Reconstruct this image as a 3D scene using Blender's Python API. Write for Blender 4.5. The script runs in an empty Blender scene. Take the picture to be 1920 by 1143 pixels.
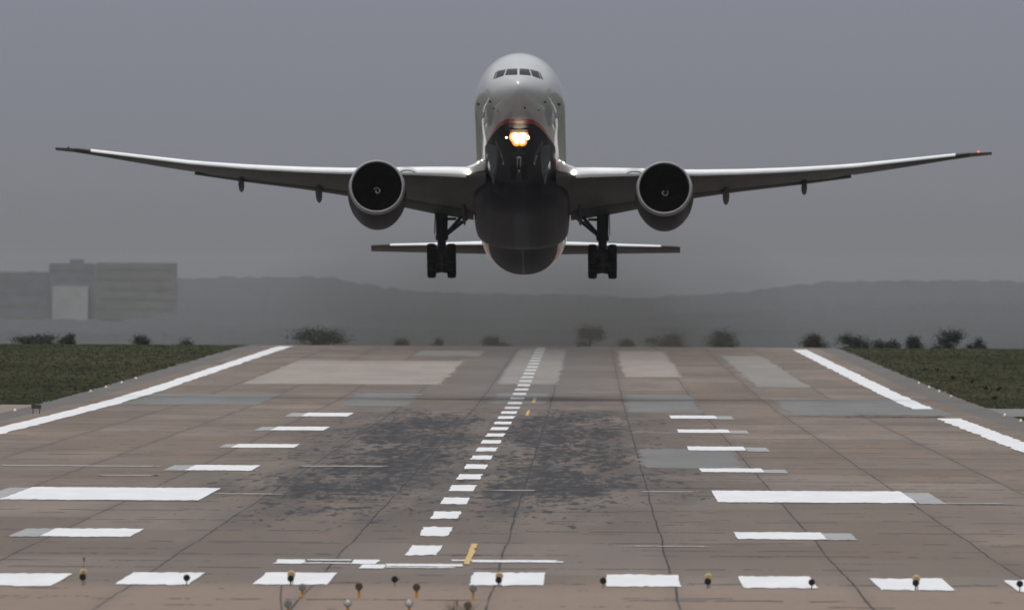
import bpy, bmesh, math, random
import numpy as np
from mathutils import Vector, Matrix
from mathutils.bvhtree import BVHTree

random.seed(7); RNG = np.random.default_rng(7)
S = bpy.context.scene
COL = S.collection
R = math.radians

# ------------------------------------------------------------------ camera
CX, CH, YAW, PIT, ROL, F = 4.95, 8.13, .00294, -.000858, .00499, 49180.0
cyw, syw, cpt, spt = math.cos(YAW), math.sin(YAW), math.cos(PIT), math.sin(PIT)
RIGHT = Vector((cyw, syw, 0)); FWD0 = Vector((-syw, cyw, 0)); UPZ = Vector((0, 0, 1))
FWD = FWD0 * cpt + UPZ * spt; UP = -FWD0 * spt + UPZ * cpt
cr, sr = math.cos(ROL), math.sin(ROL)
R_IMG = RIGHT * cr + UP * sr
U_IMG = -RIGHT * sr + UP * cr
camd = bpy.data.cameras.new('camera'); cam = bpy.data.objects.new('camera', camd); COL.objects.link(cam)
Mx = Matrix((R_IMG, U_IMG, -FWD)).transposed().to_4x4(); Mx.translation = (CX, 0, CH)
cam.matrix_world = Mx
camd.sensor_width = 36; camd.lens = F * 36 / 1920
camd.clip_start = 5; camd.clip_end = 90000
camd.dof.use_dof = True; camd.dof.focus_distance = 1150; camd.dof.aperture_fstop = 6.6
S.camera = cam

# ------------------------------------------------------------------ world, sun, exposure
SUN_EL, SUN_AZ = R(62), R(200)     # high, a little behind the camera, behind cloud
w = bpy.data.worlds.new('World'); S.world = w; w.use_nodes = True
nt = w.node_tree; nt.nodes.clear()
def wn(t, **k):
    n = nt.nodes.new(t)
    for a, b in k.items(): setattr(n, a, b)
    return n
sky = wn('ShaderNodeTexSky', sky_type='NISHITA', sun_disc=False, sun_elevation=SUN_EL, sun_rotation=SUN_AZ)
tc = wn('ShaderNodeTexCoord'); sep = wn('ShaderNodeSeparateXYZ'); rmp = wn('ShaderNodeValToRGB')
els = rmp.color_ramp.elements
els[0].position = 0.0; els[0].color = (.150, .153, .164, 1)
els[1].position = 1.0; els[1].color = (.86, .87, .88, 1)
for p_, c_ in ((.0035, (.196, .203, .232, 1)), (.011, (.219, .233, .288, 1)), (.12, (.27, .28, .31, 1)), (.4, (.58, .595, .62, 1))):
    e = els.new(p_); e.color = c_
mul = wn('ShaderNodeMixRGB', blend_type='MULTIPLY'); mul.inputs[0].default_value = 1; mul.inputs[2].default_value = (10, 10, 10, 1)
mix = wn('ShaderNodeMixRGB', blend_type='MIX'); mix.inputs[0].default_value = .92
bg = wn('ShaderNodeBackground'); bg.inputs[1].default_value = .1
wo = wn('ShaderNodeOutputWorld')
L = nt.links.new
L(tc.outputs['Generated'], sep.inputs[0]); L(sep.outputs[2], rmp.inputs[0]); L(rmp.outputs[0], mul.inputs[1])
L(sky.outputs[0], mix.inputs[1]); L(mul.outputs[0], mix.inputs[2]); L(mix.outputs[0], bg.inputs[0]); L(bg.outputs[0], wo.inputs[0])
sd = bpy.data.lights.new('sun', 'SUN'); sun = bpy.data.objects.new('sun', sd); COL.objects.link(sun)
sd.energy = 1.45; sd.angle = R(25); sd.color = (1, .97, .93)
sun.rotation_euler = (math.pi / 2 - SUN_EL, 0, math.pi - SUN_AZ)      # same direction as the sky's sun
VS = S.view_settings
S.display_settings.display_device = 'sRGB'
VS.view_transform = 'Standard'; VS.look = 'None'; VS.gamma = 1; VS.use_curve_mapping = False; VS.exposure = 0.0
cy_ = S.cycles
cy_.use_denoising = True; cy_.denoiser = 'OPENIMAGEDENOISE'
cy_.max_bounces = 6; cy_.diffuse_bounces = 3; cy_.glossy_bounces = 4; cy_.volume_bounces = 1; cy_.transparent_max_bounces = 12
cy_.volume_step_rate = 2.0; cy_.volume_max_steps = 256
cy_.sample_clamp_indirect = 6

# ------------------------------------------------------------------ picture <-> place helpers (used to read positions off the ground)
ZY = np.array([-3000, 1600, 1750, 1900, 2150, 2420, 2680, 2770, 2860, 3000, 3300, 4000, 6000, 12000, 60000.])
ZZ = np.array([0, 0, .02, .16, .52, .90, 1.28, 1.36, 1.24, .45, -1.6, -7, -22, -52, -260.])
def zt(y):
    # smoothed terrain height along the runway
    k = np.linspace(-1, 1, 9)
    y = np.asarray(y, float)
    return sum(np.interp(y + d * 60, ZY, ZZ) for d in k) / 9
def ray(px, py):
    return (FWD * F + R_IMG * (px - 960) - U_IMG * (py - 571.5)).normalized()
def proj(P):
    d = Vector(P) - Vector((CX, 0, CH)); f = d.dot(FWD)
    return 960 + F * d.dot(R_IMG) / f, 571.5 - F * d.dot(U_IMG) / f
def ground(px, py):
    d = ray(px, py); lo, hi = 300., 2760.
    for _ in range(50):
        m = (lo + hi) / 2; t = m / d.y
        if CH + d.z * t > float(zt(m)): lo = m
        else: hi = m
    t = lo / d.y
    return CX + d.x * t, lo
def at(px, py, Y):
    d = ray(px, py); t = Y / d.y
    return Vector((CX + d.x * t, Y, CH + d.z * t))

# ------------------------------------------------------------------ object helpers
def link(o, parent=None):
    COL.objects.link(o)
    if parent is not None: o.parent = parent
    return o
def mesh(name, V, Fc, mat, parent=None, smooth=None, loc=None):
    me = bpy.data.meshes.new(name); me.from_pydata([tuple(v) for v in V], [], [tuple(f) for f in Fc])
    bm = bmesh.new(); bm.from_mesh(me); bmesh.ops.remove_doubles(bm, verts=bm.verts, dist=1e-5)
    bmesh.ops.recalc_face_normals(bm, faces=bm.faces)
    if smooth is not None:
        for f in bm.faces: f.smooth = True
        for e in bm.edges:
            if len(e.link_faces) == 2 and e.calc_face_angle(0) > R(smooth): e.smooth = False
    bm.to_mesh(me); bm.free()
    for m in (mat if isinstance(mat, (list, tuple)) else [mat]): me.materials.append(m)
    o = bpy.data.objects.new(name, me); link(o, parent)
    if loc is not None: o.location = loc
    return o
def rawmesh(name, V, Fc, mat, parent=None):
    V = np.asarray(V, np.float32); Fc = np.asarray(Fc, np.int32); n = Fc.shape[1]
    me = bpy.data.meshes.new(name); me.vertices.add(len(V)); me.vertices.foreach_set('co', V.ravel())
    me.loops.add(Fc.size); me.loops.foreach_set('vertex_index', Fc.ravel())
    me.polygons.add(len(Fc)); me.polygons.foreach_set('loop_start', np.arange(0, Fc.size, n, dtype=np.int32))
    me.update(calc_edges=True); me.materials.append(mat)
    o = bpy.data.objects.new(name, me); return link(o, parent)
class MB:
    def __init__(s): s.V = []; s.F = []
    def add(s, V, Fc):
        n = len(s.V); s.V += [Vector(v) for v in V]; s.F += [[i + n for i in f] for f in Fc]; return s
    def loft(s, rings, cap=True, close=True):
        n = len(rings[0]); V = [v for r in rings for v in r]; Fc = []
        for i in range(len(rings) - 1):
            for j in range(n if close else n - 1):
                a, b = i * n + j, i * n + (j + 1) % n
                Fc.append([a, b, b + n, a + n])
        if cap: Fc += [list(range(n))[::-1], [len(V) - n + j for j in range(n)]]
        return s.add(V, Fc)
    def tube(s, p0, p1, r0, r1=None, n=14, cap=True):
        p0, p1 = Vector(p0), Vector(p1); r1 = r0 if r1 is None else r1
        d = (p1 - p0).normalized(); a = d.orthogonal().normalized(); b = d.cross(a)
        ring = lambda p, r: [p + (a * math.cos(t) + b * math.sin(t)) * r for t in [2 * math.pi * k / n for k in range(n)]]
        return s.loft([ring(p0, r0), ring(p1, r1)], cap)
    def lathe(s, prof, c, axis, n=40, cap=False):
        # prof: (along axis, radius)
        c = Vector(c); d = Vector(axis).normalized(); a = d.orthogonal().normalized(); b = d.cross(a)
        rings = [[c + d * u + (a * math.cos(2 * math.pi * k / n) + b * math.sin(2 * math.pi * k / n)) * r for k in range(n)] for u, r in prof]
        return s.loft(rings, cap)
    def box(s, c, h, rot=None):
        c = Vector(c); V = []
        for x in (-1, 1):
            for y in (-1, 1):
                for z in (-1, 1):
                    v = Vector((x * h[0], y * h[1], z * h[2]))
                    if rot is not None: v = rot @ v
                    V.append(c + v)
        return s.add(V, [[0, 1, 3, 2], [4, 6, 7, 5], [0, 4, 5, 1], [2, 3, 7, 6], [0, 2, 6, 4], [1, 5, 7, 3]])
    def slab(s, poly, d):
        # polygon (list of points) extruded by vector d
        n = len(poly); P = [Vector(p) for p in poly]
        return s.add(P + [p + Vector(d) for p in P], [list(range(n))[::-1], [n + i for i in range(n)]] + [[i, (i + 1) % n, n + (i + 1) % n, n + i] for i in range(n)])
    def mirror(s):
        s.V = [Vector((-v.x, v.y, v.z)) for v in s.V]; s.F = [f[::-1] for f in s.F]; return s
    def build(s, name, mat, parent=None, smooth=35, loc=None): return mesh(name, s.V, s.F, mat, parent, smooth, loc)
def tag(o, label=None, cat=None, group=None, kind=None):
    if label: o['label'] = label
    if cat: o['category'] = cat
    if group: o['group'] = group
    if kind: o['kind'] = kind
    return o
def empty(name, loc):
    o = bpy.data.objects.new(name, None); o.empty_display_size = .2; o.location = loc; return link(o)
def copy_tree(o, parent=None):
    c = o.copy(); COL.objects.link(c)
    if parent is not None: c.parent = parent
    for ch in list(o.children): copy_tree(ch, c)
    return c

# ------------------------------------------------------------------ material helpers
class NB:
    def __init__(s, name):
        s.m = bpy.data.materials.new(name); s.m.use_nodes = True; s.t = s.m.node_tree
        s.bsdf = s.t.nodes['Principled BSDF']
    def n(s, t, **k):
        x = s.t.nodes.new(t)
        for a, b in k.items(): setattr(x, a, b)
        return x
    def put(s, sock, v):
        if hasattr(v, 'is_linked') or isinstance(v, bpy.types.NodeSocket): s.t.links.new(v, sock)
        else: sock.default_value = v
    def math(s, op, a, b=0.0, c=0.0, clamp=False):
        x = s.n('ShaderNodeMath', operation=op, use_clamp=clamp); s.put(x.inputs[0], a); s.put(x.inputs[1], b); s.put(x.inputs[2], c); return x.outputs[0]
    def mix(s, f, a, b, mode='MIX'):
        x = s.n('ShaderNodeMixRGB', blend_type=mode); s.put(x.inputs[0], f)
        for i, v in ((1, a), (2, b)):
            s.put(x.inputs[i], (*v, 1) if isinstance(v, tuple) and len(v) == 3 else v)
        return x.outputs[0]
    def step(s, v, lo, hi):
        x = s.n('ShaderNodeMapRange', interpolation_type='SMOOTHSTEP'); s.put(x.inputs[0], v); s.put(x.inputs[1], lo); s.put(x.inputs[2], hi); return x.outputs[0]
    def obj(s):
        if not hasattr(s, '_tc'): s._tc = s.n('ShaderNodeTexCoord')
        return s._tc.outputs['Object']
    def xyz(s):
        x = s.n('ShaderNodeSeparateXYZ'); s.put(x.inputs[0], s.obj()); return x.outputs
    def vec(s, x, y, z):
        c = s.n('ShaderNodeCombineXYZ'); s.put(c.inputs[0], x); s.put(c.inputs[1], y); s.put(c.inputs[2], z); return c.outputs[0]
    def noise(s, sc, detail=3, scale=(1, 1, 1), off=(0, 0, 0), rough=.55, vec=None, out=0):
        mp = s.n('ShaderNodeMapping'); s.put(mp.inputs[0], s.obj() if vec is None else vec); mp.inputs[3].default_value = scale; mp.inputs[1].default_value = off
        x = s.n('ShaderNodeTexNoise'); s.put(x.inputs['Vector'], mp.outputs[0]); x.inputs['Scale'].default_value = sc; x.inputs['Detail'].default_value = detail; x.inputs['Roughness'].default_value = rough
        return x.outputs[out]
    def set(s, **k):
        for a, v in k.items():
            key = a.replace('_', ' ')
            if isinstance(v, tuple) and len(v) == 3 and 'Color' in key or key in ('Coat Tint',): v = (*v, 1)
            s.put(s.bsdf.inputs[key], v)
        return s
def simple(name, col, rough=.5, metal=0., coat=0., var=.12, vs=3., bump=0., spec=.5):
    b = NB(name); nz = b.noise(vs, 4)
    f = b.step(nz, .3, .7)
    d = tuple(c * (1 - var) for c in col); l = tuple(min(1, c * (1 + var)) for c in col)
    b.set(Base_Color=b.mix(f, d, l), Roughness=b.math('MULTIPLY_ADD', nz, .2 * rough, rough * .9), Metallic=metal, Coat_Weight=coat)
    b.bsdf.inputs['Specular IOR Level'].default_value = spec
    b.bsdf.inputs['Coat Roughness'].default_value = .04
    if bump:
        bp = b.n('ShaderNodeBump'); bp.inputs['Strength'].default_value = bump; b.put(bp.inputs['Height'], b.noise(vs * 4, 4)); b.put(b.bsdf.inputs['Normal'], bp.outputs[0])
    return b.m
def emit(name, col, st):
    b = NB(name); b.set(Base_Color=col, Emission_Color=(*col, 1), Emission_Strength=st); return b.m

M = {}
M['white_paint'] = None
def paint(name, col, wear=.5):
    b = NB(name); nz = b.noise(1.0, 4, (.9, .06, 1)); n2 = b.noise(6., 3, (1, .08, 1))
    c = b.mix(b.step(nz, .35, .75), tuple(x * (1 - .12 * wear) for x in col), col)
    c = b.mix(b.math('MULTIPLY', b.step(n2, .62, .78), .35 * wear), c, (.28, .25, .23))
    b.set(Base_Color=c, Roughness=.7); return b.m
M['white_paint'] = paint('white_road_paint', (.80, .80, .815), .8)
M['worn_paint'] = paint('worn_grey_paint', (.36, .36, .36), 1.2)
M['thin_paint'] = paint('thin_old_paint', (.42, .38, .36), 1.5)
M['yellow_paint'] = paint('yellow_road_paint', (.62, .40, .15))
M['dash_paint'] = paint('rubbered_white_paint', (.66, .655, .66), 1.4)
def patchmat(name, col):
    b = NB(name); n1 = b.noise(1., 4, (.25, .02, 1)); n2 = b.noise(1., 4, (1.5, .05, 1), (5, 5, 0))
    c = b.mix(b.step(n1, .3, .7), tuple(x * .9 for x in col), tuple(x * 1.08 for x in col))
    c = b.mix(b.math('MULTIPLY', b.step(n2, .55, .75), .35), c, tuple(x * .6 for x in col))
    b.set(Base_Color=c, Roughness=.85); return b.m
M['patch_pink'] = patchmat('pale_pinkish_concrete', (.285, .248, .222))
M['patch_grey'] = patchmat('pale_grey_concrete', (.235, .218, .20))
M['patch_blue'] = patchmat('bluish_grey_concrete', (.165, .163, .16))
M['shoulder'] = patchmat('grey_asphalt_shoulder', (.118, .107, .10))
M['taxi'] = patchmat('tan_taxiway_concrete', (.235, .185, .15))

def runway_mat():
    b = NB('brown_runway_concrete'); X, Y, Z = b.xyz()
    big = b.noise(1., 3, (.05, .004, 1)); mid = b.noise(1., 4, (.35, .012, 1), (3, 9, 0)); fine = b.noise(1., 5, (3., .09, 1), (8, 1, 0), .65)
    c = b.mix(b.step(big, .35, .65), (.170, .131, .105), (.224, .172, .135))
    c = b.mix(b.math('MULTIPLY', b.step(mid, .35, .7), .55), c, (.146, .119, .104))
    # slabs: each pour has its own tone
    sx = b.math('FLOOR', b.math('DIVIDE', b.math('ADD', X, 2.45 + 4.85 * 20), 4.85)); sy = b.math('FLOOR', b.math('DIVIDE', Y, 43.))
    wn_ = b.n('ShaderNodeTexWhiteNoise', noise_dimensions='2D'); b.put(wn_.inputs['Vector'], b.vec(sx, sy, 0.))
    hs = b.n('ShaderNodeHueSaturation'); b.put(hs.inputs['Value'], b.math('MULTIPLY_ADD', wn_.outputs[0], .26, .87)); b.put(hs.inputs['Saturation'], b.math('MULTIPLY_ADD', wn_.outputs[0], -.25, 1.1)); b.put(hs.inputs['Color'], c); c = hs.outputs[0]
    c = b.mix(b.math('MULTIPLY', b.math('MULTIPLY', b.step(b.math('ABSOLUTE', X), 14., 6.), b.step(Y, 690., 730.)), .38), c, (.126, .107, .099))
    # near stopway end: browner and cleaner
    c = b.mix(b.math('MULTIPLY', b.step(Y, 715., 690.), .75), c, (.262, .192, .150))
    c = b.mix(b.math('MULTIPLY', b.step(fine, .45, .75), .22), c, (.12, .1, .095))
    # weathering bands that run straight across (sweeping, drainage)
    bands = b.noise(1., 4, (.012, .06, 1), (1, 4, 0), .7)
    c = b.mix(b.math('MULTIPLY', b.step(bands, .56, .72), .18), c, (.13, .115, .112))
    # transverse joints and cracks, broken up; slab-step shadow painted in widens them
    wig = b.noise(1., 3, (.5, .02, 1), (7, 7, 0))
    for per, off, wd, lo in ((17.3, 3., 1.4, .535), (37., 9., 1.6, .47)):
        yy = b.math('ADD', Y, b.math('MULTIPLY_ADD', wig, 7., off))
        fr = b.math('SUBTRACT', b.math('FRACT', b.math('DIVIDE', yy, per)), .5)
        ln = b.step(b.math('ABSOLUTE', b.math('MULTIPLY', fr, per)), wd, wd * .3)
        lid = b.math('FLOOR', b.math('DIVIDE', yy, per))
        brk = b.n('ShaderNodeTexNoise'); b.put(brk.inputs['Vector'], b.vec(b.math('MULTIPLY', X, .28), b.math('MULTIPLY', lid, 3.71), 0.)); brk.inputs['Scale'].default_value = 1; brk.inputs['Detail'].default_value = 5; brk.inputs['Roughness'].default_value = .75
        ms = b.math('MULTIPLY', b.math('MULTIPLY', ln, b.step(brk.outputs[0], lo, lo + .07)), .95)
        c = b.mix(ms, c, (.04, .034, .032))
    # a broad worn tar joint beside the crossing
    # tyre rubber in the touchdown zone: short streaks laid along the runway
    s1 = b.noise(1., 4, (1.2, .032, 1), (2, 3, 0), .62); s2 = b.noise(1., 4, (.4, .012, 1), (12, 3, 0), .55); s3 = b.noise(1., 2, (1.9, .06, 1), (31, 7, 0), .5)
    ax = b.math('ABSOLUTE', b.math('SUBTRACT', b.math('ABSOLUTE', b.math('ADD', X, .3)), 4.1))
    lat = b.math('MAXIMUM', b.step(ax, 6.4, 1.6), b.math('MULTIPLY', b.step(ax, 10.5, 2.5), .72))
    lon = b.math('MULTIPLY', b.math('MULTIPLY_ADD', b.step(Y, 890., 1040.), .4, b.math('MULTIPLY', b.step(Y, 770., 930.), .6)), b.step(Y, 1860., 1520.))
    den = b.math('MULTIPLY', lat, lon)
    wide = b.noise(1., 3, (.22, .009, 1), (4, 14, 0), .5)
    den = b.math('MULTIPLY', den, b.math('MULTIPLY_ADD', b.step(wide, .3, .6), .45, .72))
    thr = b.math('SUBTRACT', .73, b.math('MULTIPLY', den, .225))
    rub = b.step(b.math('SUBTRACT', s1, thr), -.02, .09)
    rub2 = b.step(b.math('SUBTRACT', s3, b.math('SUBTRACT', .76, b.math('MULTIPLY', den, .265))), .0, .07)
    soft = b.math('MULTIPLY', b.math('MINIMUM', den, 1.), b.step(s2, .34, .6))
    c = b.mix(b.math('MULTIPLY', soft, .72), c, (.050, .047, .047))
    c = b.mix(b.math('MULTIPLY', rub, b.math('MULTIPLY_ADD', soft, .3, .6)), c, (.036, .035, .037))
    s4 = b.noise(1., 3, (3.4, .10, 1), (3, 37, 0), .6)
    rub4 = b.step(b.math('SUBTRACT', s4, b.math('SUBTRACT', .74, b.math('MULTIPLY', den, .22))), .0, .06)
    c = b.mix(b.math('MULTIPLY', rub4, .7), c, (.028, .027, .029))
    c = b.mix(b.math('MULTIPLY', rub2, .8), c, (.022, .022, .024))
    # old, blurred rubber further along
    far = b.math('MULTIPLY', b.step(b.math('ABSOLUTE', X), 9., 2.), b.step(Y, 1650., 2000.))
    c = b.mix(b.math('MULTIPLY', far, .5), c, (.13, .125, .123))
    # longitudinal joints, wandering a little
    jw = b.noise(1., 4, (.02, .016, 1), (5, 0, 0), .7)
    xx = b.math('ADD', X, b.math('MULTIPLY_ADD', jw, .28, 2.29 + 4.85 * 20))
    fx = b.math('ABSOLUTE', b.math('SUBTRACT', b.math('FRACT', b.math('ADD', b.math('DIVIDE', xx, 4.85), .5)), .5))
    d = b.math('MULTIPLY', fx, 4.85)
    jn = b.noise(1., 4, (.3, .05, 1), (1, 1, 0), .8)
    halo = b.math('MULTIPLY', b.step(d, .55, .05), .2)
    c = b.mix(halo, c, (.10, .09, .088))
    c = b.mix(b.math('MULTIPLY', b.step(d, .042, .018), b.math('MULTIPLY_ADD', b.step(jn, .3, .6), .6, .4)), c, (.022, .018, .018))
    b.set(Base_Color=c, Roughness=.85); b.bsdf.inputs['Specular IOR Level'].default_value = .3
    return b.m
M['runway'] = runway_mat()
def grass_mat(name, a, c2):
    b = NB(name); n1 = b.noise(1., 4, (.06, .006, 1)); n2 = b.noise(1., 4, (.8, .03, 1), (4, 2, 0))
    c = b.mix(b.step(n1, .3, .7), a, c2); c = b.mix(b.math('MULTIPLY', b.step(n2, .4, .7), .5), c, tuple(x * .55 for x in a))
    b.set(Base_Color=c, Roughness=.9); b.bsdf.inputs['Specular IOR Level'].default_value = .15; return b.m
M['soil'] = grass_mat('dark_turf', (.042, .044, .024), (.068, .069, .04))
M['blade'] = grass_mat('grass_blade', (.050, .053, .027), (.078, .08, .044))
def leafmat(name, a, c2):
    b = NB(name); n1 = b.noise(.9, 3); c = b.mix(b.step(n1, .3, .7), a, c2); b.set(Base_Color=c, Roughness=.8); b.bsdf.inputs['Specular IOR Level'].default_value = .2; return b.m
M['leaf'] = leafmat('dark_leaves', (.036, .04, .032), (.06, .065, .052))
M['weed'] = leafmat('dark_weed_leaves', (.018, .024, .012), (.03, .036, .018))
M['bark'] = simple('bark', (.06, .05, .042), .9, bump=.4)
M['straw'] = simple('dry_straw', (.12, .095, .06), .9)

# ------------------------------------------------------------------ ground and pavements (structure)
def sheet(name, xs, ys, mat, lift, parent=None, edge=None):
    xs, ys = np.asarray(xs, float), np.asarray(ys, float)
    zz = zt(ys) + lift
    V = [(x if edge is None else x + edge(x, y), y, z) for y, z in zip(ys, zz) for x in xs]; n = len(xs)
    Fc = [(i * n + j, i * n + j + 1, (i + 1) * n + j + 1, (i + 1) * n + j) for i in range(len(ys) - 1) for j in range(n - 1)]
    return mesh(name, V, Fc, mat, parent, 60)
YS = np.concatenate([np.arange(-300, 1600, 100), np.arange(1600, 3400, 20), np.arange(3400, 6000, 200), np.arange(6000, 62000, 2000)])
ground_o = tag(sheet('ground', [-9000, -3000, -800, -200, -60, -20, 20, 60, 200, 800, 3000, 9000], YS, M['soil'], -.05), kind='structure')
RY = np.concatenate([np.arange(560, 1600, 40), np.arange(1600, 2960, 12)])
rag = lambda x, y: .25 * math.sin(y * .11 + x) + .1 * math.sin(y * .037 + 2 * x)
tag(sheet('runway_shoulder', [-31.4, -29.0, 29.0, 31.4], RY, M['shoulder'], -.02, edge=rag), kind='structure')
runway = tag(sheet('runway', np.linspace(-29, 29, 13), RY, M['runway'], 0.), kind='structure')
# taxiway crossing
tag(sheet('taxiway', [-260, -120, -60, -31.0], np.arange(1600, 1716, 8), M['taxi'], -.012), kind='structure')
tag(sheet('taxiway', [31.0, 60, 120, 260], np.arange(1618, 1726, 8), M['patch_blue'], -.012), kind='structure')

def strip(name, q, mat, lift, jag=(.05, 1.2), parent=runway, n=None, soft=0):
    """painted sheet on the runway: q = near-left, near-right, far-right, far-left in metres on the ground, with edges jagged to mimic heat shimmer"""
    (x0, y0), (x1, y1), (x2, y2), (x3, y3) = q
    nx = n or max(3, min(90, int(abs(x1 - x0) / .13))); ny = max(3, min(120, int(abs(y3 - y0) / 5)))
    V = []
    for i in range(ny + 1):
        v = i / ny
        for j in range(nx + 1):
            u = j / nx
            x = (x0 * (1 - u) + x1 * u) * (1 - v) + (x3 * (1 - u) + x2 * u) * v
            y = (y0 * (1 - u) + y1 * u) * (1 - v) + (y3 * (1 - u) + y2 * u) * v
            if j in (0, nx): x += random.gauss(0, jag[0])
            if i in (0, ny) and 0 < j < nx: y += random.gauss(0, jag[1]) + jag[1] * .8 * math.sin(x * 2.1 + y)  # edge waver shaped into the mesh to mimic heat shimmer
            V.append((x, y, float(zt(y)) + lift))
    m_ = nx + 1
    Fc = [(i * m_ + j, i * m_ + j + 1, (i + 1) * m_ + j + 1, (i + 1) * m_ + j) for i in range(ny) for j in range(nx)]
    return mesh(name, V, Fc, mat, parent, 60)
def pq(xl, xr, yn, xfl, xfr, yf):
    """pixel quad (near edge, far edge) -> ground quad, squared up to the runway axis"""
    yn = yn if isinstance(yn, tuple) else (yn, yn); yf = yf if isinstance(yf, tuple) else (yf, yf)
    a, b_, c, d = ground(xl, yn[0]), ground(xr, yn[1]), ground(xfr, yf[1]), ground(xfl, yf[0])
    X0, X1, Y0, Y1 = (a[0] + d[0]) / 2, (b_[0] + c[0]) / 2, (a[1] + b_[1]) / 2, (c[1] + d[1]) / 2
    return [(X0, Y0), (X1, Y0), (X1, Y1), (X0, Y1)]
J = (.014, .6)
# threshold stripes
for a in ((-118, 98, 1098, -78, 135, 1075), (215, 353, 1096, 249, 385, 1073.5), (475, 614, (1095, 1097), 500, 631, (1073, 1075)),
          (879, 1019, (1096, 1098.5), 889, 1022, (1073, 1074)), (1138, 1279, (1099, 1101), 1136, 1270, (1077, 1078.5)),
          (1394, 1535, (1101.5, 1103.5), 1382, 1517, (1080, 1082)), (1650, 1792, (1106, 1107), 1633, 1766, (1083.5, 1086)), (1910, 2052, (1109, 1111), 1880, 2016, (1087.5, 1090))):
    strip('threshold_stripe', pq(*a), M['white_paint'], .02, J)
# touchdown-zone and aiming-point marks with the worn ends of an older, wider set
for nm, a in (('aiming_point_mark', (5, 378, (938, 936.5), 45, 413, 914)), ('aiming_point_mark', (1345, 1718, (939.5, 945), 1332, 1697, (918, 923.5))),
              ('touchdown_mark', (78, 247, 1006, 97, 268, 991)), ('touchdown_mark', (1382, 1551, (1010.5, 1012), 1375, 1540, (997, 999))),
              ('touchdown_mark', (348, 475, 882, 362, 486, 872)), ('touchdown_mark', (1315, 1434, (884, 886.5), 1309, 1430, (876.5, 880))),
              ('touchdown_mark', (432, 555, (839.5, 839), 446, 559, 832.5)), ('touchdown_mark', (1291, 1400, (843, 846), 1287, 1397, (836, 838.5))),
              ('touchdown_mark', (508, 611, (807, 806.5), 518, 616, (800, 799.5))), ('touchdown_mark', (1271, 1371, (810, 812.5), 1269, 1367, (804, 806.5))),
              ('touchdown_mark', (564, 656, (781, 780), 574, 661, (774, 773.5))), ('touchdown_mark', (1257, 1346, (783.5, 786), 1254, 1342, (778, 780)))):
    strip(nm, pq(*a), M['white_paint'], .02, J)
for a in ((-34, 5, 938, 2, 45, 914), (1718, 1772, (945, 945.5), 1697, 1745, (923.5, 924.5)), (17, 78, 1006, 46, 97, 991), (1551, 1610, (1012, 1013.5), 1540, 1594, (999, 1001)),
          (308, 348, 882, 324, 362, 872), (1434, 1480, (886.5, 887.5), 1430, 1470, (880, 881)), (408, 432, 839, 424, 446, 832.5), (1400, 1445, (846, 847), 1397, 1436, (838.5, 840)),
          (478, 508, 807, 490, 518, 800), (1371, 1406, (812.5, 813.5), 1367, 1399, (806.5, 807.5)), (535, 564, 781, 546, 574, 774), (1346, 1377, (786, 786.5), 1342, 1370, (780, 780.5))):
    strip('worn_mark_end', pq(*a), M['worn_paint'], .02, J)
# centreline dashes, 60 m apart
Y0d = ground(787, 1041)[1]
for k in range(33):
    y = Y0d + 60.2 * k
    if y > 2735: break
    fd = .5 * .95
    strip('centreline_dash', [(-fd, y), (fd, y), (fd, y + 29.5), (-fd, y + 29.5)], M['white_paint'] if k < 15 else M['dash_paint'], .02, (.025, .9), n=6)
# edge lines (broken by the crossing on the right)
def line(name, X, ya, yb, wd, mat):
    strip(name, [(X - wd / 2, ya), (X + wd / 2, ya), (X + wd / 2, yb), (X - wd / 2, yb)], mat, .02, (.07, .5), n=3)
line('edge_line', -26.75, 1180, 2750, 1.45, M['white_paint'])
line('edge_line', 26.75, 1180, 1592, 1.45, M['white_paint'])
line('edge_line', 26.75, 1708, 2720, 1.45, M['white_paint'])
# repaired slabs
for a, m_ in (((470, 850, 720, 540, 850, 676), 'patch_pink'), ((931, 1052, 720, 975, 1058, 655), 'patch_grey'), ((1166, 1272, 707, 1161, 1250, 658), 'patch_pink'),
              ((1420, 1518, (724, 727), 1350, 1432, 667), 'patch_grey'), ((770, 905, 667, 790, 905, 657), 'patch_grey'),
              ((1178, 1312, 773, 1172, 1300, 740), 'patch_blue'), ((1478, 1775, (775, 780), 1448, 1735, (746, 750)), 'patch_blue'), ((640, 770, 761, 665, 785, 737), 'patch_blue'),
              ((232, 500, 758, 285, 512, 738), 'patch_blue'), ((917, 1022, 757, 930, 1033, 737), 'patch_blue'), ((1206, 1394, (877, 878), 1199, 1370, (841, 842)), 'patch_blue')):
    strip('concrete_patch', pq(*a), M[m_], .008, (.16, 1.2), n=14)
# thin old lines, layout boxes and the short yellow lead-in stroke
for a in ((560, 715, 874.6, 562, 716, 873), (0, 300, 874, 0, 300, 872.4), (180, 300, 892, 180, 300, 890.6), (1200, 1310, (922, 923), 1200, 1310, (920.6, 921.6)), (930, 1010, 920, 930, 1010, 918.5),
          (400, 520, 926.4, 400, 520, 925), (1760, 1885, (944, 945), 1760, 1885, (942.6, 943.6)), (1180, 1330, 1025, 1180, 1330, 1023.5)):
    strip('thin_line', pq(*a), M['thin_paint'], .018, (.2, .22))
for a in ((515, 568, 1057, 523, 573, 1049), (655, 706, 1057.5, 662, 711, 1049.5), (570, 657, 1056.6, 571, 657, 1055), (572, 664, 1051, 573, 664, 1049.3),
          (671, 720, 1066, 681, 725, 1058.5), (722, 866, 1062, 722, 868, 1057.6), (722, 850, (1063.5, 1066), 722, 850, (1062.4, 1064)), (845, 1045, (1051.8, 1053), 845, 1045, (1049.6, 1050.6)), (885, 1055, (1056.3, 1053), 885, 1055, (1054.4, 1050.8))):
    strip('layout_line', pq(*a), M['white_paint'], .022, (.03, .22))
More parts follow.
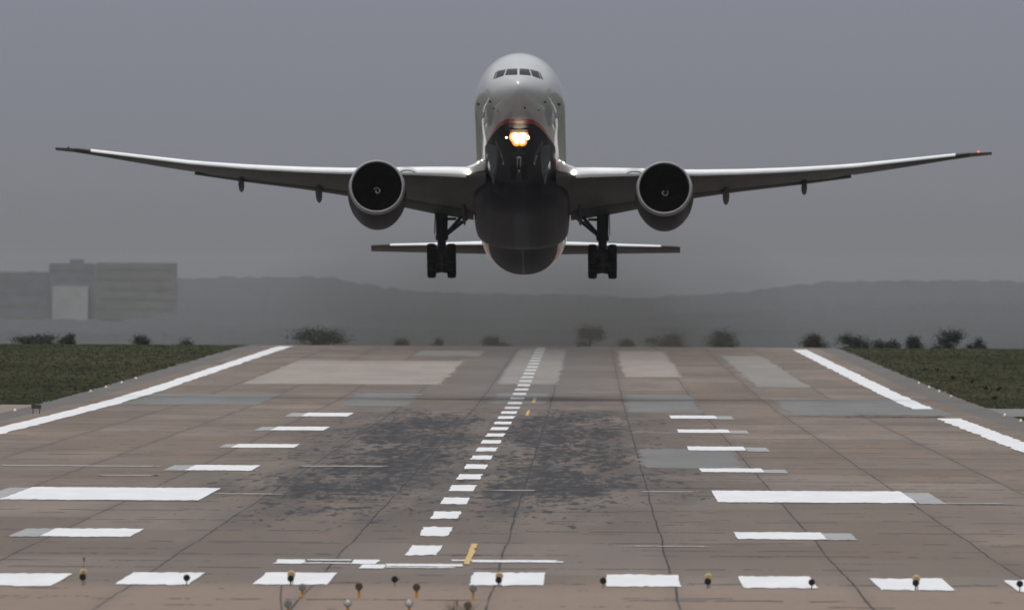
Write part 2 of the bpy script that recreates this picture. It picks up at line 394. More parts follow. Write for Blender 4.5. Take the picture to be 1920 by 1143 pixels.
strip('yellow_stroke', [ground(869, 1058), ground(881, 1058), ground(896, 1020), ground(885, 1020)], M['yellow_paint'], .026, (.02, .6))
for a in ((997, 1004, 755, 1000, 1007, 746), (985, 990, 779, 989, 994, 769)):
    strip('yellow_stroke', pq(*a), M['yellow_paint'], .026, (.03, .8))
M['tar'] = simple('black_tar', (.022, .02, .02), .7)
# crack at the left and a row of tar spots beside the crossing
cr_ = []
pts = [(528, 1097), (526.5, 1112), (526, 1122), (527.5, 1134), (529, 1150)]
V = []
for (px, py) in pts:
    g = ground(px, py); V += [(g[0] - .018, g[1], .012), (g[0] + .018, g[1], .012)]
mesh('crack', V, [(2 * i, 2 * i + 1, 2 * i + 3, 2 * i + 2) for i in range(len(pts) - 1)], M['tar'], runway)
mb = MB()
for k in range(70):
    px = 1480 + 290 * (k / 69) ** .8; g = ground(px, 780.5 + (px - 1480) * .007 + random.uniform(-.6, .6))
    a = random.uniform(.05, .16); h = random.uniform(1.5, 5)
    mb.add([(g[0] - a, g[1], .03), (g[0] + a, g[1], .03), (g[0] + a, g[1] + h, .03), (g[0] - a, g[1] + h, .03)], [(0, 1, 2, 3)])
mb.build('tar_seal', M['tar'], runway)

# grass growing beside the runway
def tufts(n, fx):
    V = np.zeros((n * 3, 3), np.float32); c = 0
    Yv = 1180 + (2800 - 1180) * RNG.random(n); side = np.where(RNG.random(n) < .5, -1, 1)
    half = 975 * Yv / F; ctr = CX - Yv * YAW
    lo = 31.15 + .45 * RNG.random(n); hiL = half - ctr; hiR = half + ctr
    hi = np.where(side < 0, hiL, hiR); ok = hi > lo + .2
    Xv = side * (lo + (hi - lo) * RNG.random(n))
    tx = ((side < 0) & (Yv > 1599) & (Yv < 1717)) | ((side > 0) & (Yv > 1617) & (Yv < 1727)); ok &= ~tx
    Xv, Yv = Xv[ok], Yv[ok]; m = len(Xv)
    h = .06 + .05 * RNG.random(m); wd = .06 + .16 * RNG.random(m); le = RNG.normal(0, .09, m); zz = zt(Yv) - .06
    P = np.empty((m, 3, 3), np.float32)
    P[:, 0] = np.stack([Xv - wd, Yv, zz], 1); P[:, 1] = np.stack([Xv + wd, Yv, zz], 1); P[:, 2] = np.stack([Xv + le, Yv + RNG.normal(0, .1, m), zz + h], 1)
    return P.reshape(-1, 3), np.arange(m * 3).reshape(-1, 3)
V, Fc = tufts(190000, 0)
gr = rawmesh('grass', V, Fc, M['blade'])
gr.data.polygons.foreach_set('use_smooth', np.ones(len(Fc), bool))
gr.data.normals_split_custom_set_from_vertices(np.tile(np.array([0, 0, 1.]), (len(V), 1)).tolist())
tag(gr, 'short dark green grass growing along both sides of the runway', 'grass', kind='stuff')

# ------------------------------------------------------------------ trees and bushes beyond the crest
def leafcloud(centre, rad, n, size, lobes, seed):
    g = np.random.default_rng(seed); C_ = []
    for k in range(lobes):
        a = g.uniform(0, 2 * math.pi); rr = g.uniform(.15, .62)
        C_.append((rad[0] * rr * math.cos(a), rad[1] * rr * math.sin(a), rad[2] * g.uniform(-.35, .55), g.uniform(.35, .62)))
    C_ = np.array(C_); c = C_[np.arange(n) % lobes]
    unit = lambda a: a / np.linalg.norm(a, axis=1, keepdims=True)
    d = unit(g.normal(0, 1, (n, 3))); r_ = np.minimum(np.abs(g.normal(0, .55, n)), 1.1) * c[:, 3]
    p = c[:, :3] + d * r_[:, None] * np.array(rad)
    u = unit(g.normal(0, 1, (n, 3))); v = unit(np.cross(u, g.normal(0, 1, (n, 3)))); s_ = (size * g.uniform(.5, 1.3, n))[:, None]
    V = np.stack([p + (u * a + v * b) * s_ for a, b in ((-1, -.2), (.1, -.6), (1, .15), (-.1, .6))], 1).astype(np.float32)
    return V.reshape(-1, 3) + np.array(centre, np.float32), np.arange(n * 4).reshape(-1, 4)
TREES = [  # px x, top y, width px, distance, label
    (588, 607, 112, 3030, 'widest low dark bush, standing at the far left end of the runway edge line'),
    (1106, 604, 62, 2960, 'rounded black-green bush right of the far end of the runway centreline'),
    (752, 628, 40, 3120, 'small faint shrub right of the widest bush at the runway end'),
    (822, 629, 32, 3120, 'smallest faint shrub below the left tail of the jet, beyond the runway end'),
    (932, 625, 60, 3080, 'low flat dark shrub beyond the runway just left of the centreline'),
    (1180, 630, 46, 3150, 'tiny shrub close to the right of the rounded bush'),
    (1252, 614, 100, 3180, 'broad hazy bush beyond the runway below the right engine'),
    (1356, 610, 78, 3120, 'tall hazy bush between the broad hazy bush and the right edge line'),
    (1532, 620, 58, 3100, 'dark bush directly behind the far end of the right runway edge line'),
    (1612, 619, 66, 3080, 'second dark bush to the right of the right edge line end'),
    (1662, 633, 52, 3120, 'low shrub in the dip of the right tree row'),
    (1710, 622, 42, 3080, 'narrow dark tree against the tallest tree of the right row'),
    (1768, 609, 74, 3040, 'tallest and darkest tree of the right row above the grass'),
    (1832, 629, 34, 3080, 'small rounded tree at the right end of the right row'),
    (130, 626, 34, 3000, 'pointed dark shrub on the left grass skyline'),
    (268, 624, 40, 3100, 'hazy taller shrub in the middle of the left grass skyline'),
    (342, 631, 40, 3120, 'faint shrub on the left skyline nearest the runway'),
    (58, 634, 90, 2990, 'low hedge-like shrub at the left end of the grass skyline')]
for i, (px, ty, wp, Y, lab) in enumerate(TREES):
    top = at(px, ty, Y); gz = float(zt(Y)); H_ = max(1.8, top.z - gz); wd = wp * Y / F
    t = tag(empty('tree' if H_ > 3.2 else 'bush', (top.x, Y, gz)), lab, 'tree' if H_ > 3.2 else 'bush', 'trees and bushes beyond the runway end')
    tb = MB(); random.seed(i + 40)
    tb.loft([[Vector((math.cos(k * .785) * r_ + o_, math.sin(k * .785) * r_, z_)) for k in range(8)] for z_, r_, o_ in ((-.3, .16, 0), (H_ * .3, .11, .05), (H_ * .75, .04, .1))])
    for q in range(6):
        a = q * 1.05 + i; tb.tube((0.05, 0, H_ * (.2 + .07 * q)), (math.cos(a) * wd * .3, math.sin(a) * wd * .3, H_ * (.5 + .06 * q)), .06, .015, 6)
    tb.build('trunk', M['bark'], t)
    rz = H_ * .72; V, Fc = leafcloud((0, 0, H_ * .40), (wd * .66, wd * .66, rz), int(2200 + 900 * wd), .10, 7 if wp < 80 else 11, 100 + i)
    V[:, 2] = np.abs(V[:, 2])
    V[:, 2] *= H_ / V[:, 2].max()
    rawmesh('crown', V, Fc, M['leaf'], t)
# dark weed clumps standing in the right-hand grass
for i, (px, py, lab) in enumerate(((1735, 695, 'dark weed clump in the right grass, farthest from the camera'), (1756, 696, 'dark weed clump beside the farthest one in the right grass'), (1786, 712, 'flat dark weed clump in the middle of the right grass'),
                     (1822, 720, 'wide weed clump in the right grass nearer than the flat one'), (1849, 730, 'dark weed clump in the right grass left of the nearest pair'), (1872, 733, 'thin weed clump in the right grass near the picture edge'), (1863, 750, 'small weed clump low in the right grass just above the taxiway'))):
    g = ground(px, py); t = tag(empty('weed_clump', (g[0], g[1], float(zt(g[1])))), lab, 'weed', 'dark weed clumps in the right grass')
    V, Fc = leafcloud((0, 0, .16), (.3, .5, .22), 120, .07, 4, 300 + i); V[:, 2] = np.clip(V[:, 2], 0, None); rawmesh('foliage', V, Fc, M['weed'], t)

# ------------------------------------------------------------------ far wooded ridges and buildings
M['wood1'] = leafmat('far_wood_leaves', (.055, .059, .062), (.085, .088, .088))
def ridge(lab, Y, prof, depth, bump, seed):
    g = np.random.default_rng(seed); half = Y * .030; nx, ny = 420, 10
    xs = np.linspace(-half, half, nx); V = []
    ph = g.uniform(0, 6, 8); fr = 2 * math.pi / (bump * np.array([31, 13, 6, 4.1, 2.7, 1.9, 1.3, 1.]))
    for j in range(ny):
        v = j / (ny - 1); y = Y + depth * v
        base = float(zt(y))
        for x in xs:
            p_ = proj((x, Y, 0)); tz = at(p_[0], float(np.interp(p_[0], *zip(*prof))), Y).z
            n_ = sum(math.sin(x * f_ + q + v * 9 * (k + 1)) * (.9 ** k) for k, (f_, q) in enumerate(zip(fr, ph))) * bump * .075
            h = (tz + n_ - base) * math.sin(math.pi * (.06 + .88 * v)) ** .35
            if j in (0, ny - 1): h = -2
            V.append((x, y, base + h))
    Fc = [(j * nx + i, j * nx + i + 1, (j + 1) * nx + i + 1, (j + 1) * nx + i) for j in range(ny - 1) for i in range(nx - 1)]
    o = mesh('forest', V, Fc, M['wood1'], None, 80); return tag(o, lab, 'forest', kind='stuff')
ridge('farthest hazy wooded ridge along the horizon', 32000, [(-200, 516), (60, 508), (300, 522), (600, 520), (760, 545), (1200, 560), (1400, 548), (1500, 531), (1700, 526), (2100, 530)], 1500, 14, 1)
ridge('hazy wooded ridge in the middle distance below the buildings', 20000, [(-200, 600), (200, 602), (340, 584), (560, 588), (760, 596), (1200, 596), (1500, 580), (1800, 570), (2100, 576)], 800, 9, 2)
ridge('nearer dim strip of woodland just above the grass skyline', 10000, [(-200, 628), (300, 626), (600, 618), (900, 622), (1300, 618), (1600, 622), (2100, 620)], 400, 5, 3)
M['wall_dark'] = simple('dull_grey_wall', (.15, .15, .158), .9, vs=.05); M['wall_mid'] = simple('beige_grey_wall', (.165, .16, .15), .9, vs=.05); M['wall_light'] = simple('pale_panel_wall', (.30, .30, .295), .8, vs=.05)
M['pane'] = simple('dark_window_band', (.145, .142, .135), .6, vs=.1)
def building(lab, px0, px1, top, Y, depth, mat, floors, extra=None):
    a, b_ = at(px0, top, Y), at(px1, top, Y); gz = float(zt(Y)); cxm = (a.x + b_.x) / 2; hw = (b_.x - a.x) / 2; H_ = (a.z + b_.z) / 2 - gz
    t = tag(empty('building', (cxm, Y + depth / 2, gz)), lab, 'building', 'hazy buildings on the left horizon')
    MB().box((0, 0, H_ / 2 - 1), (hw, depth / 2, H_ / 2 + 1)).build('wall', mat, t, 30)
    MB().box((0, 0, H_ + 1.0), (hw - .6, depth / 2 - .6, 1.0)).build('roof', mat, t, 30)
    fh = H_ / floors; n = max(3, int(hw * 2 / 14))
    for f_ in range(floors // 2, floors):
        MB().box((0, -depth / 2 - .1, (f_ + .55) * fh), (hw * .88, .12, fh * .16)).build('window_band', M['pane'], t, 30)
    if extra: extra(t, hw, H_, depth)
    return t
def pale(t, hw, H_, dp):
    z0 = at(135, 600, 27000).z - float(zt(27000)); z1 = at(135, 536, 27000).z - float(zt(27000))
    MB().box((-hw * .07, -dp / 2 - 3.5, (z0 + z1) / 2), (hw * .78, 3.5, (z1 - z0) / 2)).build('pale_annex', M['wall_light'], t, 30)
    MB().box((hw * .2, 0, H_ + 4), (hw * .3, 6, 2.)).build('plant_room', M['wall_dark'], t, 30)
building('dark grey hazy block with a bright pale lower front, middle of three buildings', 92, 178, 497, 27000, 40, M['wall_dark'], 14, pale)
building('broad beige grey hazy block, rightmost and largest of the building group', 180, 331, 496, 27200, 60, M['wall_mid'], 14)
building('low dull hazy block cut by the left picture edge', -90, 90, 513, 27400, 60, M['wall_dark'], 10)

# ------------------------------------------------------------------ lights of the runway
M['black_lens'] = simple('black_lens_housing', (.006, .007, .007), .35, vs=20); M['ochre'] = simple('ochre_lamp_housing', (.50, .36, .17), .55, vs=25, var=.25); M['post_yel'] = simple('yellow_orange_post', (.52, .26, .035), .6, vs=18, var=.3)
M['steel'] = simple('dull_galvanised_steel', (.30, .28, .26), .5, .3, vs=20); M['lampgrey'] = simple('grey_cast_lamp_body', (.16, .165, .16), .5, .2, vs=18, var=.3); M['rustbrown'] = simple('rust_brown_lamp_body', (.055, .033, .028), .7, vs=25, var=.4)
M['glass'] = simple('pale_lamp_glass', (.42, .44, .42), .12, coat=.5, vs=20); M['plate'] = simple('pale_base_plate', (.46, .33, .24), .8, vs=15); M['olive'] = simple('olive_brown_lamp_body', (.08, .065, .04), .7, vs=25, var=.4)
def threshold_light(loc, kind, lab, hgt):
    t = tag(empty('threshold_light', loc), lab, 'runway light', 'row of lights along the runway threshold')
    r = .092
    b = MB(); b.lathe([(0, 0), (.0, r * .9), (.02, r), (.10, r), (.17, r * .7), (.2, 0)], (0, -.08, hgt), (0, 1, 0), 20); b.build('lens', M['black_lens'], t)
    if kind:
        b = MB(); b.lathe([(0, 0), (.0, r * .95), (.03, r * 1.12), (.16, r * 1.12), (.22, r * .6), (.23, 0)], (.015, .12, hgt + .095), (0, 1, 0.1), 20); b.build('housing', M['ochre'], t)
        b = MB(); b.tube((.0, 0, hgt - .06), (0, 0, .015), .022, .026, 8); b.tube((.05, .1, hgt), (.06, .1, .015), .012, .012, 6); b.build('stem', M['steel'], t)
        MB().box((0.02, .04, .012), (.12, .1, .012)).build('base', M['plate'], t, 30)
    else:
        b = MB(); b.tube((0, 0, hgt - .06), (0, 0, .01), .016, .02, 8); b.build('stem', M['steel'], t)
        MB().box((.0, .02, .008), (.05, .06, .008)).build('base', M['plate'], t, 30)
        if 700 < proj(loc)[0] < 780: MB().tube((.07, 0, hgt), (.13, 0, hgt + .01), .02, .012, 8).build('plug', M['black_lens'], t)
    return t
TL = [(155, 1099.5, 1, 'threshold light with ochre housing and a thin rod above it, leftmost of its row'), (350, 1099, 0, 'plain black threshold light in front of the second white stripe from the left'), (545, 1099.5, 1, 'ochre-topped threshold light in front of the third white stripe from the left'),
      (740, 1099, 0, 'plain black threshold light in the wide gap of the stripes, with a small side plug'), (935, 1101, 1, 'ochre-topped threshold light in front of the stripe right of the centreline'), (1131, 1102.5, 0, 'plain black threshold light touching the left end of a white stripe'),
      (1327, 1103.5, 1, 'ochre-topped threshold light in the gap between two stripes right of centre'), (1522, 1105, 0, 'plain black threshold light at the right end of a white stripe'), (1717, 1108, 1, 'ochre-topped threshold light in front of the stripe nearest the right corner'), (1912, 1111, 0, 'black threshold light at the right picture edge')]
for px, py, k, lab in TL:
    gx, gy = ground(px, py); hgt = (py - (1085 + (px - 740) * .0072)) * gy / F * 1.0
    t = threshold_light((gx, gy, 0), k, lab, hgt)
    if px == 155:
        b = MB(); b.tube((.02, .1, hgt), (.03, .1, hgt + .42), .005, .004, 6); b.tube((.03, .1, hgt + .42), (.03, .1, hgt + .52), .02, .02, 8); b.build('rod', M['black_lens'], t)
def approach_light(loc, hgt, body, glass, lab, r=.098):
    t = tag(empty('approach_light', loc), lab, 'approach light', 'approach lights on yellow posts')
    b = MB(); b.lathe([(-.02, 0), (-.02, r * .82), (.0, r), (.03, r), (.09, r * .85), (.16, r * .45), (.2, r * .2), (.2, 0)], (0, -.06, hgt), (0, 1, -.05), 24); b.build('lamp_head', body, t)
    if glass:
        b = MB(); b.lathe([(-.045, 0), (-.042, r * .3), (-.032, r * .6), (-.021, r * .78)], (0, -.06, hgt), (0, 1, -.05), 24); b.build('lens', M['glass'], t)
    b = MB(); b.tube((0, 0, hgt - r * .7), (0, 0, hgt - r * 1.35), .022, .028, 10); b.build('neck', body, t)
    b = MB(); b.tube((0, 0, hgt - r * 1.3), (0, 0, .02), .036, .042, 12); b.build('post', M['post_yel'], t)
    MB().box((0, 0, .012), (.1, .08, .012)).build('base', M['plate'], t, 30); return t
for px, hy, py, body, gl, lab in ((567, 1100, 1124, 'lampgrey', 0, 'grey-headed approach light on a short yellow post below the third white stripe'), (673, 1098.5, 1122.5, 'rustbrown', 0, 'dark rust-brown approach light left of centre in the upper row'), (781, 1100, 1121.5, 'rustbrown', 0, 'brown approach light under the wide gap, second from right in the upper row'), (887, 1102, 1127, 'lampgrey', 0, 'grey approach light at the right end of the upper row, beside a dark stake'),
                      (540, 1131, 1156, 'lampgrey', 0, 'dull grey approach light leftmost in the lower row at the bottom edge'), (652, 1129.5, 1155, 'lampgrey', 1, 'approach light with bright pale glass left of centre in the bottom row'), (767, 1130, 1156, 'lampgrey', 1, 'approach light with bright pale glass near the middle of the bottom row'), (877, 1134, 1160, 'olive', 0, 'olive-brown approach light among dry weeds at the bottom edge')):
    gx, gy = ground(px, py); approach_light((gx, gy, 0), (py - hy) * gy / F, M[body], gl, lab)
# stake and dry weeds at the bottom edge
gx, gy = ground(857, 1158)
t = tag(empty('marker_stake', (gx, gy, 0)), 'thin dark stake with a thicker black top standing among dry weeds', 'stake')
hs_ = (1158 - 1124) * gy / F
MB().tube((0, 0, 0), (0, 0, hs_), .009, .008, 8).build('rod', M['black_lens'], t); MB().tube((0, 0, hs_ - .09), (0, 0, hs_), .015, .014, 8).build('cap', M['black_lens'], t)
gx2, gy2 = ground(880, 1133)
t = tag(empty('marker_stake', (gx2, gy2, 0)), 'very short dark peg just left of the grey approach light', 'stake')
MB().tube((0, 0, 0), (0, 0, .12), .01, .008, 8).build('rod', M['rustbrown'], t)
def weeds(px, py, n, h, lab, sd_):
    g = np.random.default_rng(sd_); gx, gy = ground(px, py); t = tag(empty('dry_weed', (gx, gy, 0)), lab, 'weed'); mb = MB()
    for k in range(n):
        x, y = g.normal(0, .03), g.normal(0, .03); hh = h * g.uniform(.4, 1); lx = g.normal(0, .17)
        P0, P1, P2 = Vector((x, y, 0)), Vector((x + lx * .4, y, hh * .6)), Vector((x + lx, y, hh))
        mb.tube(P0, P1, .005, .004, 4, False); mb.tube(P1, P2, .004, .001, 4, False)
    mb.lathe([(-.02, .09), (.015, .08), (.03, 0)], (0, 0, 0), (0, 0, 1), 10); mb.build('stalks', M['straw'], t); return t
weeds(847, 1160, 60, .52, 'tuft of dry brown weeds left of the thin dark stake', 1); weeds(876, 1163, 60, .55, 'tuft of dry brown weeds around the olive-brown approach light', 2); weeds(622, 1152, 22, .22, 'small sparse dry weed between two lamps at the bottom edge', 3)
weeds(492, 1150, 12, .16, 'few dry stalks at the bottom edge left of all approach lights', 4)
M['whitecap'] = simple('white_edge_light_cap', (.7, .66, .55), .4, vs=20)
for px, py, lab in ((255, 716, 'farthest small white edge light on the left grass margin'), (228, 724, 'second farthest small white edge light on the left grass margin'), (199, 733, 'third small white edge light on the left grass margin'), (170, 741, 'nearest of the four white edge lights on the left grass margin'),
                    (1723, 725, 'farthest small white edge light on the right grass margin'), (1742, 733, 'second farthest small white edge light on the right grass margin'), (1761, 741, 'third small white edge light on the right grass margin'), (1783, 751, 'nearest of the four white edge lights above the right taxiway'),
                    (28, 778, 'white edge light beside the small left grass wedge near the taxiway'), (1884, 787, 'pale edge light on the left tip of the small right grass wedge'), (1914, 798, 'white edge light low at the right picture edge')):
    gx, gy = ground(px, py); t = tag(empty('edge_light', (gx, gy, float(zt(gy)))), lab, 'edge light', 'small white lights along the runway edges')
    MB().tube((0, 0, -.03), (0, 0, .22), .035, .03, 8).build('stem', M['ochre'], t)
    MB().lathe([(0, .0), (0, .08), (.06, .1), (.14, .085), (.2, .03), (.21, 0)], (0, 0, .2), (0, 0, 1), 14).build('lamp', M['whitecap'], t)
gx, gy = ground(68, 775); t = tag(empty('taxiway_sign', (gx, gy, float(zt(gy)))), 'tiny dark two-legged board on the left taxiway', 'sign')
MB().box((0, 0, .42), (.3, .06, .12)).build('board', M['rustbrown'], t, 30); [MB().tube((q, 0, 0), (q, 0, .32), .03).build('leg', M['rustbrown'], t) for q in (-.2, .2)]

# ------------------------------------------------------------------ the airliner
TH = R(12.2); ct, st = math.cos(TH), math.sin(TH)
PY0, PZ0, PX0, PYAW = 1774., 22.36, .12, R(-.30)
BASE = Vector((0, 37., -5.9))          # aircraft-frame point (right, aft, up from the nose line) the Empty sits on
rot = Matrix.Rotation(PYAW, 3, 'Z') @ Matrix.Rotation(-TH, 3, 'X')
NOSE = Vector((PX0, PY0, PZ0))
plane = empty('airliner', NOSE + rot @ BASE)
plane.rotation_euler = rot.to_euler()
tag(plane, 'large twin-engine silver and dark blue passenger jet climbing nose-up off the runway with wheels down', 'airplane')
OFF = -BASE
def wpos(p): return NOSE + rot @ Vector(p)
def pp(p): return proj(wpos(p))
def zl(py, y, x=0.):
    """aircraft height z that shows at picture row py (both sides averaged) for a point at aft distance y"""
    lo, hi = -15., 15.
    for _ in range(40):
        m = (lo + hi) / 2; q = .5 * (pp((x, y, m))[1] + pp((-x, y, m))[1])
        if q > py: lo = m
        else: hi = m
    return lo
PXM = 27.05

def livery():
    b = NB('silver_and_navy_fuselage_paint'); X, Y, Z = b.xyz()
    ax = b.math('ABSOLUTE', X)
    arc = b.math('SUBTRACT', Y, b.math('MULTIPLY_ADD', b.math('POWER', ax, 3.), .79, 3.75))      # >0 aft of the arc
    side = b.math('SUBTRACT', -1.95, Z)                                                        # >0 below the side line
    d = b.math('MINIMUM', b.math('MULTIPLY', arc, .40), side); d = b.math('MULTIPLY', d, -1.)
    n1 = b.noise(.5, 4, (1, .3, 1)); n2 = b.noise(3., 4, (1, .2, 1))
    sil = b.mix(b.step(n1, .3, .7), (.43, .435, .445), (.49, .495, .50))
    grime = b.math('MULTIPLY', b.step(n2, .5, .8), .12)
    sil = b.mix(grime, sil, (.25, .24, .23))
    # frame and panel lines
    py_ = b.math('ABSOLUTE', b.math('SUBTRACT', b.math('FRACT', b.math('DIVIDE', Y, 2.6)), .5))
    sil = b.mix(b.math('MULTIPLY', b.step(py_, .008, .003), .35), sil, (.2, .2, .2))
    navy = b.mix(b.step(n1, .3, .7), (.010, .011, .019), (.016, .017, .027))
    navy = b.mix(b.math('MULTIPLY', b.step(py_, .008, .003), .5), navy, (.05, .05, .055))
    navy = b.mix(b.math('MULTIPLY', b.math('MULTIPLY', b.step(ax, .09, .05), b.step(Y, 40., 41.)), .8), navy, (.10, .10, .105))  # thin pale line along the aft belly centre
    c = b.mix(b.step(d, .32, .30), sil, (.36, .022, .012))
    c = b.mix(b.step(d, .012, -.012), c, navy)
    isn = b.step(d, .012, -.012)
    b.set(Base_Color=c, Roughness=b.math('MULTIPLY_ADD', isn, .15, .38), Coat_Weight=b.math('MULTIPLY_ADD', isn, -.97, 1.0), Coat_Roughness=.05)
    b.put(b.bsdf.inputs['Specular IOR Level'], b.math('MULTIPLY_ADD', isn, -.42, .5))
    return b.m
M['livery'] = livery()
M['wing'] = simple('grey_wing_skin', (.08, .08, .077), .55, .0, .0, .25, .7, 0, .15)
def wingskin():
    b = NB('grey_wing_skin_panels'); X, Y, Z = b.xyz(); n1 = b.noise(.6, 4, (1, .4, 1)); n2 = b.noise(2.2, 4, (1, .25, 1))
    c = b.mix(b.step(n1, .3, .7), (.066, .066, .064), (.096, .096, .092)); c = b.mix(b.math('MULTIPLY', b.step(n2, .5, .75), .35), c, (.045, .043, .04))
    q = b.math('SUBTRACT', Y, b.math('MULTIPLY', b.math('ABSOLUTE', X), .5))
    for co, per, wd in ((q, 2.1, .012), (X, 1.7, .014)):
        fr_ = b.math('ABSOLUTE', b.math('SUBTRACT', b.math('FRACT', b.math('DIVIDE', b.math('ADD', co, 50.), per)), .5))
        c = b.mix(b.math('MULTIPLY', b.step(fr_, wd, wd * .4), .5), c, (.02, .02, .02))
    b.set(Base_Color=c, Roughness=.55); b.bsdf.inputs['Specular IOR Level'].default_value = .15; return b.m
M['wing'] = wingskin()
M['slat'] = simple('bare_metal_leading_edge', (.93, .93, .94), .4, .0, 0, .04, 1.)
M['flap'] = simple('darker_grey_flap', (.055, .055, .053), .55, .0, .0, .2, .9, 0, .15)
M['tipdark'] = simple('navy_wing_tip', (.03, .03, .038), .4, 0, .6, .15, 2)
M['gearmetal'] = simple('dirty_gear_steel', (.016, .016, .016), .6, .0, 0, .3, 3, 0, .3)
M['gearpale'] = simple('pale_gear_paint', (.58, .58, .58), .4, .2, 0, .2, 3)
M['tyre'] = simple('black_tyre_rubber', (.006, .006, .006), .9, vs=4, spec=.2); M['hub'] = simple('grey_wheel_hub', (.06, .06, .06), .5, .2, vs=5)
M['inlet'] = simple('dark_inlet_liner', (.003, .003, .0032), .9, vs=2, spec=.1); M['fanm'] = simple('dark_fan_blade', (.004, .004, .0045), .6, .0, vs=4, spec=.2); M['lip'] = simple('polished_inlet_lip', (.30, .30, .31), .4, .4, 0, .1, 2)
M['windscreen'] = simple('dark_cockpit_glass', (.008, .009, .011), .1, 0, .0, .1, 3, 0, .12); M['wframe'] = simple('grey_window_frame', (.3, .3, .31), .5, vs=4)
M['hole'] = simple('black_opening', (.008, .008, .008), .8)
def nacmat():
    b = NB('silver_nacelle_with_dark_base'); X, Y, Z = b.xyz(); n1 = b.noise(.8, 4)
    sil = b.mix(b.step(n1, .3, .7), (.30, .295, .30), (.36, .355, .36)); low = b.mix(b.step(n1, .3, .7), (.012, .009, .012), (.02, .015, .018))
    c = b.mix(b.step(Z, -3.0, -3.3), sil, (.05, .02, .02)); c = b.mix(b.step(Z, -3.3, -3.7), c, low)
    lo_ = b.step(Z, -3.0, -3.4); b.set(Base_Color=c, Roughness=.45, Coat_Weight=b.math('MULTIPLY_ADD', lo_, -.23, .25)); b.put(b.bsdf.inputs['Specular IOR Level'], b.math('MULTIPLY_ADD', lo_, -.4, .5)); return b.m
M['nacelle'] = nacmat()

# fuselage ---------------------------------------------------------
FS = [(0, -.88, -.96, .03), (.06, -.68, -1.17, .24), (.2, -.44, -1.39, .5), (.5, -.14, -1.68, .85), (1, .2, -2.0, 1.25), (1.7, .6, -2.3, 1.66), (2.4, .98, -2.5, 1.97), (3.0, 1.4, -2.62, 2.15), (3.6, 1.8, -2.71, 2.31), (4.3, 2.16, -2.8, 2.46), (5.5, 2.55, -2.92, 2.68), (7, 2.84, -3.02, 2.88), (9, 3.03, -3.08, 3.04), (11, 3.1, -3.1, 3.1)]
FS += [(y, 3.1, -3.1, 3.1) for y in range(13, 46, 2)]
FS += [(46.5, 3.1, -3.08, 3.1), (48, 3.1, -3.02, 3.1), (50, 3.1, -2.86, 3.08), (52, 3.09, -2.62, 3.02), (54, 3.07, -2.30, 2.92), (56, 3.04, -1.92, 2.76), (58, 3.0, -1.5, 2.55), (60, 2.95, -1.05, 2.3), (63, 2.85, -.35, 1.88), (66, 2.7, .35, 1.42), (69, 2.5, 1.0, .95), (71.5, 2.25, 1.5, .5), (73.1, 2.05, 1.75, .1)]
def catm(T, n=3):
    out = []
    for i in range(len(T) - 1):
        p0, p1, p2, p3 = T[max(0, i - 1)], T[i], T[i + 1], T[min(len(T) - 1, i + 2)]
        for k in range(n):
            t_ = k / n; out.append(tuple(.5 * ((2 * b) + (-a + c) * t_ + (2 * a - 5 * b + 4 * c - d) * t_ ** 2 + (-a + 3 * b - 3 * c + d) * t_ ** 3) for a, b, c, d in zip(p0, p1, p2, p3)))
    return out + [T[-1]]
NF = 72
rings = []
for y, t_, b_, hw in catm(FS, 3):
    zc, rz = (t_ + b_) / 2, (t_ - b_) / 2
    # widest point sits lower on the nose
    rings.append([Vector((max(hw, .01) * math.sin(2 * math.pi * k / NF), y, zc + max(rz, .01) * math.cos(2 * math.pi * k / NF))) for k in range(NF)])
fus_mb = MB().loft(rings)
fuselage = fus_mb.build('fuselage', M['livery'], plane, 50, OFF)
fuselage['label'] = 'silver upper fuselage with navy belly and thin red dividing line'
bvh = BVHTree.FromPolygons(fus_mb.V, fus_mb.F)
inv = rot.inverted()
def onskin(px, py, lift=.02):
    d = ray(px, py); o = inv @ (Vector((CX, 0, CH)) - NOSE); dl = inv @ d
    h, nrm, i_, dist = bvh.ray_cast(o, dl)
    if h is None: return None
    return h - dl * lift
def panel(name, poly, mat, parent, lift=.015, nu=6, nv=4):
    """quad panel (four picture corners) wrapped on the fuselage skin with a small thickness"""
    a, b_, c, d = [Vector((*p, 0)) for p in poly]; V = []; ok = True
    for L_ in (lift, -.03):
        for j in range(nv + 1):
            for i in range(nu + 1):
                u, v = i / nu, j / nv; p = (a * (1 - u) + b_ * u) * (1 - v) + (d * (1 - u) + c * u) * v
                h = onskin(p.x, p.y, L_)
                if h is None: return None
                V.append(h)
    n = nu + 1; m_ = n * (nv + 1)
    Fc = [(j * n + i, j * n + i + 1, (j + 1) * n + i + 1, (j + 1) * n + i) for j in range(nv) for i in range(nu)]
    rim = [i for i in range(n)] + [j * n + nu for j in range(1, nv + 1)] + [nv * n + i for i in range(nu - 1, -1, -1)] + [j * n for j in range(nv - 1, 0, -1)]
    Fc += [(rim[k], rim[(k + 1) % len(rim)], rim[(k + 1) % len(rim)] + m_, rim[k] + m_) for k in range(len(rim))]
    return mesh(name, V, Fc, mat, parent, 40)
for q in ([(951, 129.2), (970, 128.6), (970, 140.4), (946.5, 141.2)], [(974.2, 128.6), (991.5, 129.4), (996, 141.8), (974.2, 140.2)],
          [(932.5, 133.2), (948.6, 129.8), (944, 142.2), (928.5, 147.6)], [(993.8, 130), (1009, 133.6), (1014.5, 148.2), (998.4, 142.6)],
          [(928.4, 137.5), (931.6, 134.0), (927.6, 147.8), (924.6, 149.2)], [(1010.2, 134.4), (1013.4, 137.8), (1018.8, 149.6), (1015.6, 148.6)]):
    panel('windscreen_pane', q, M['windscreen'], fuselage, .02)
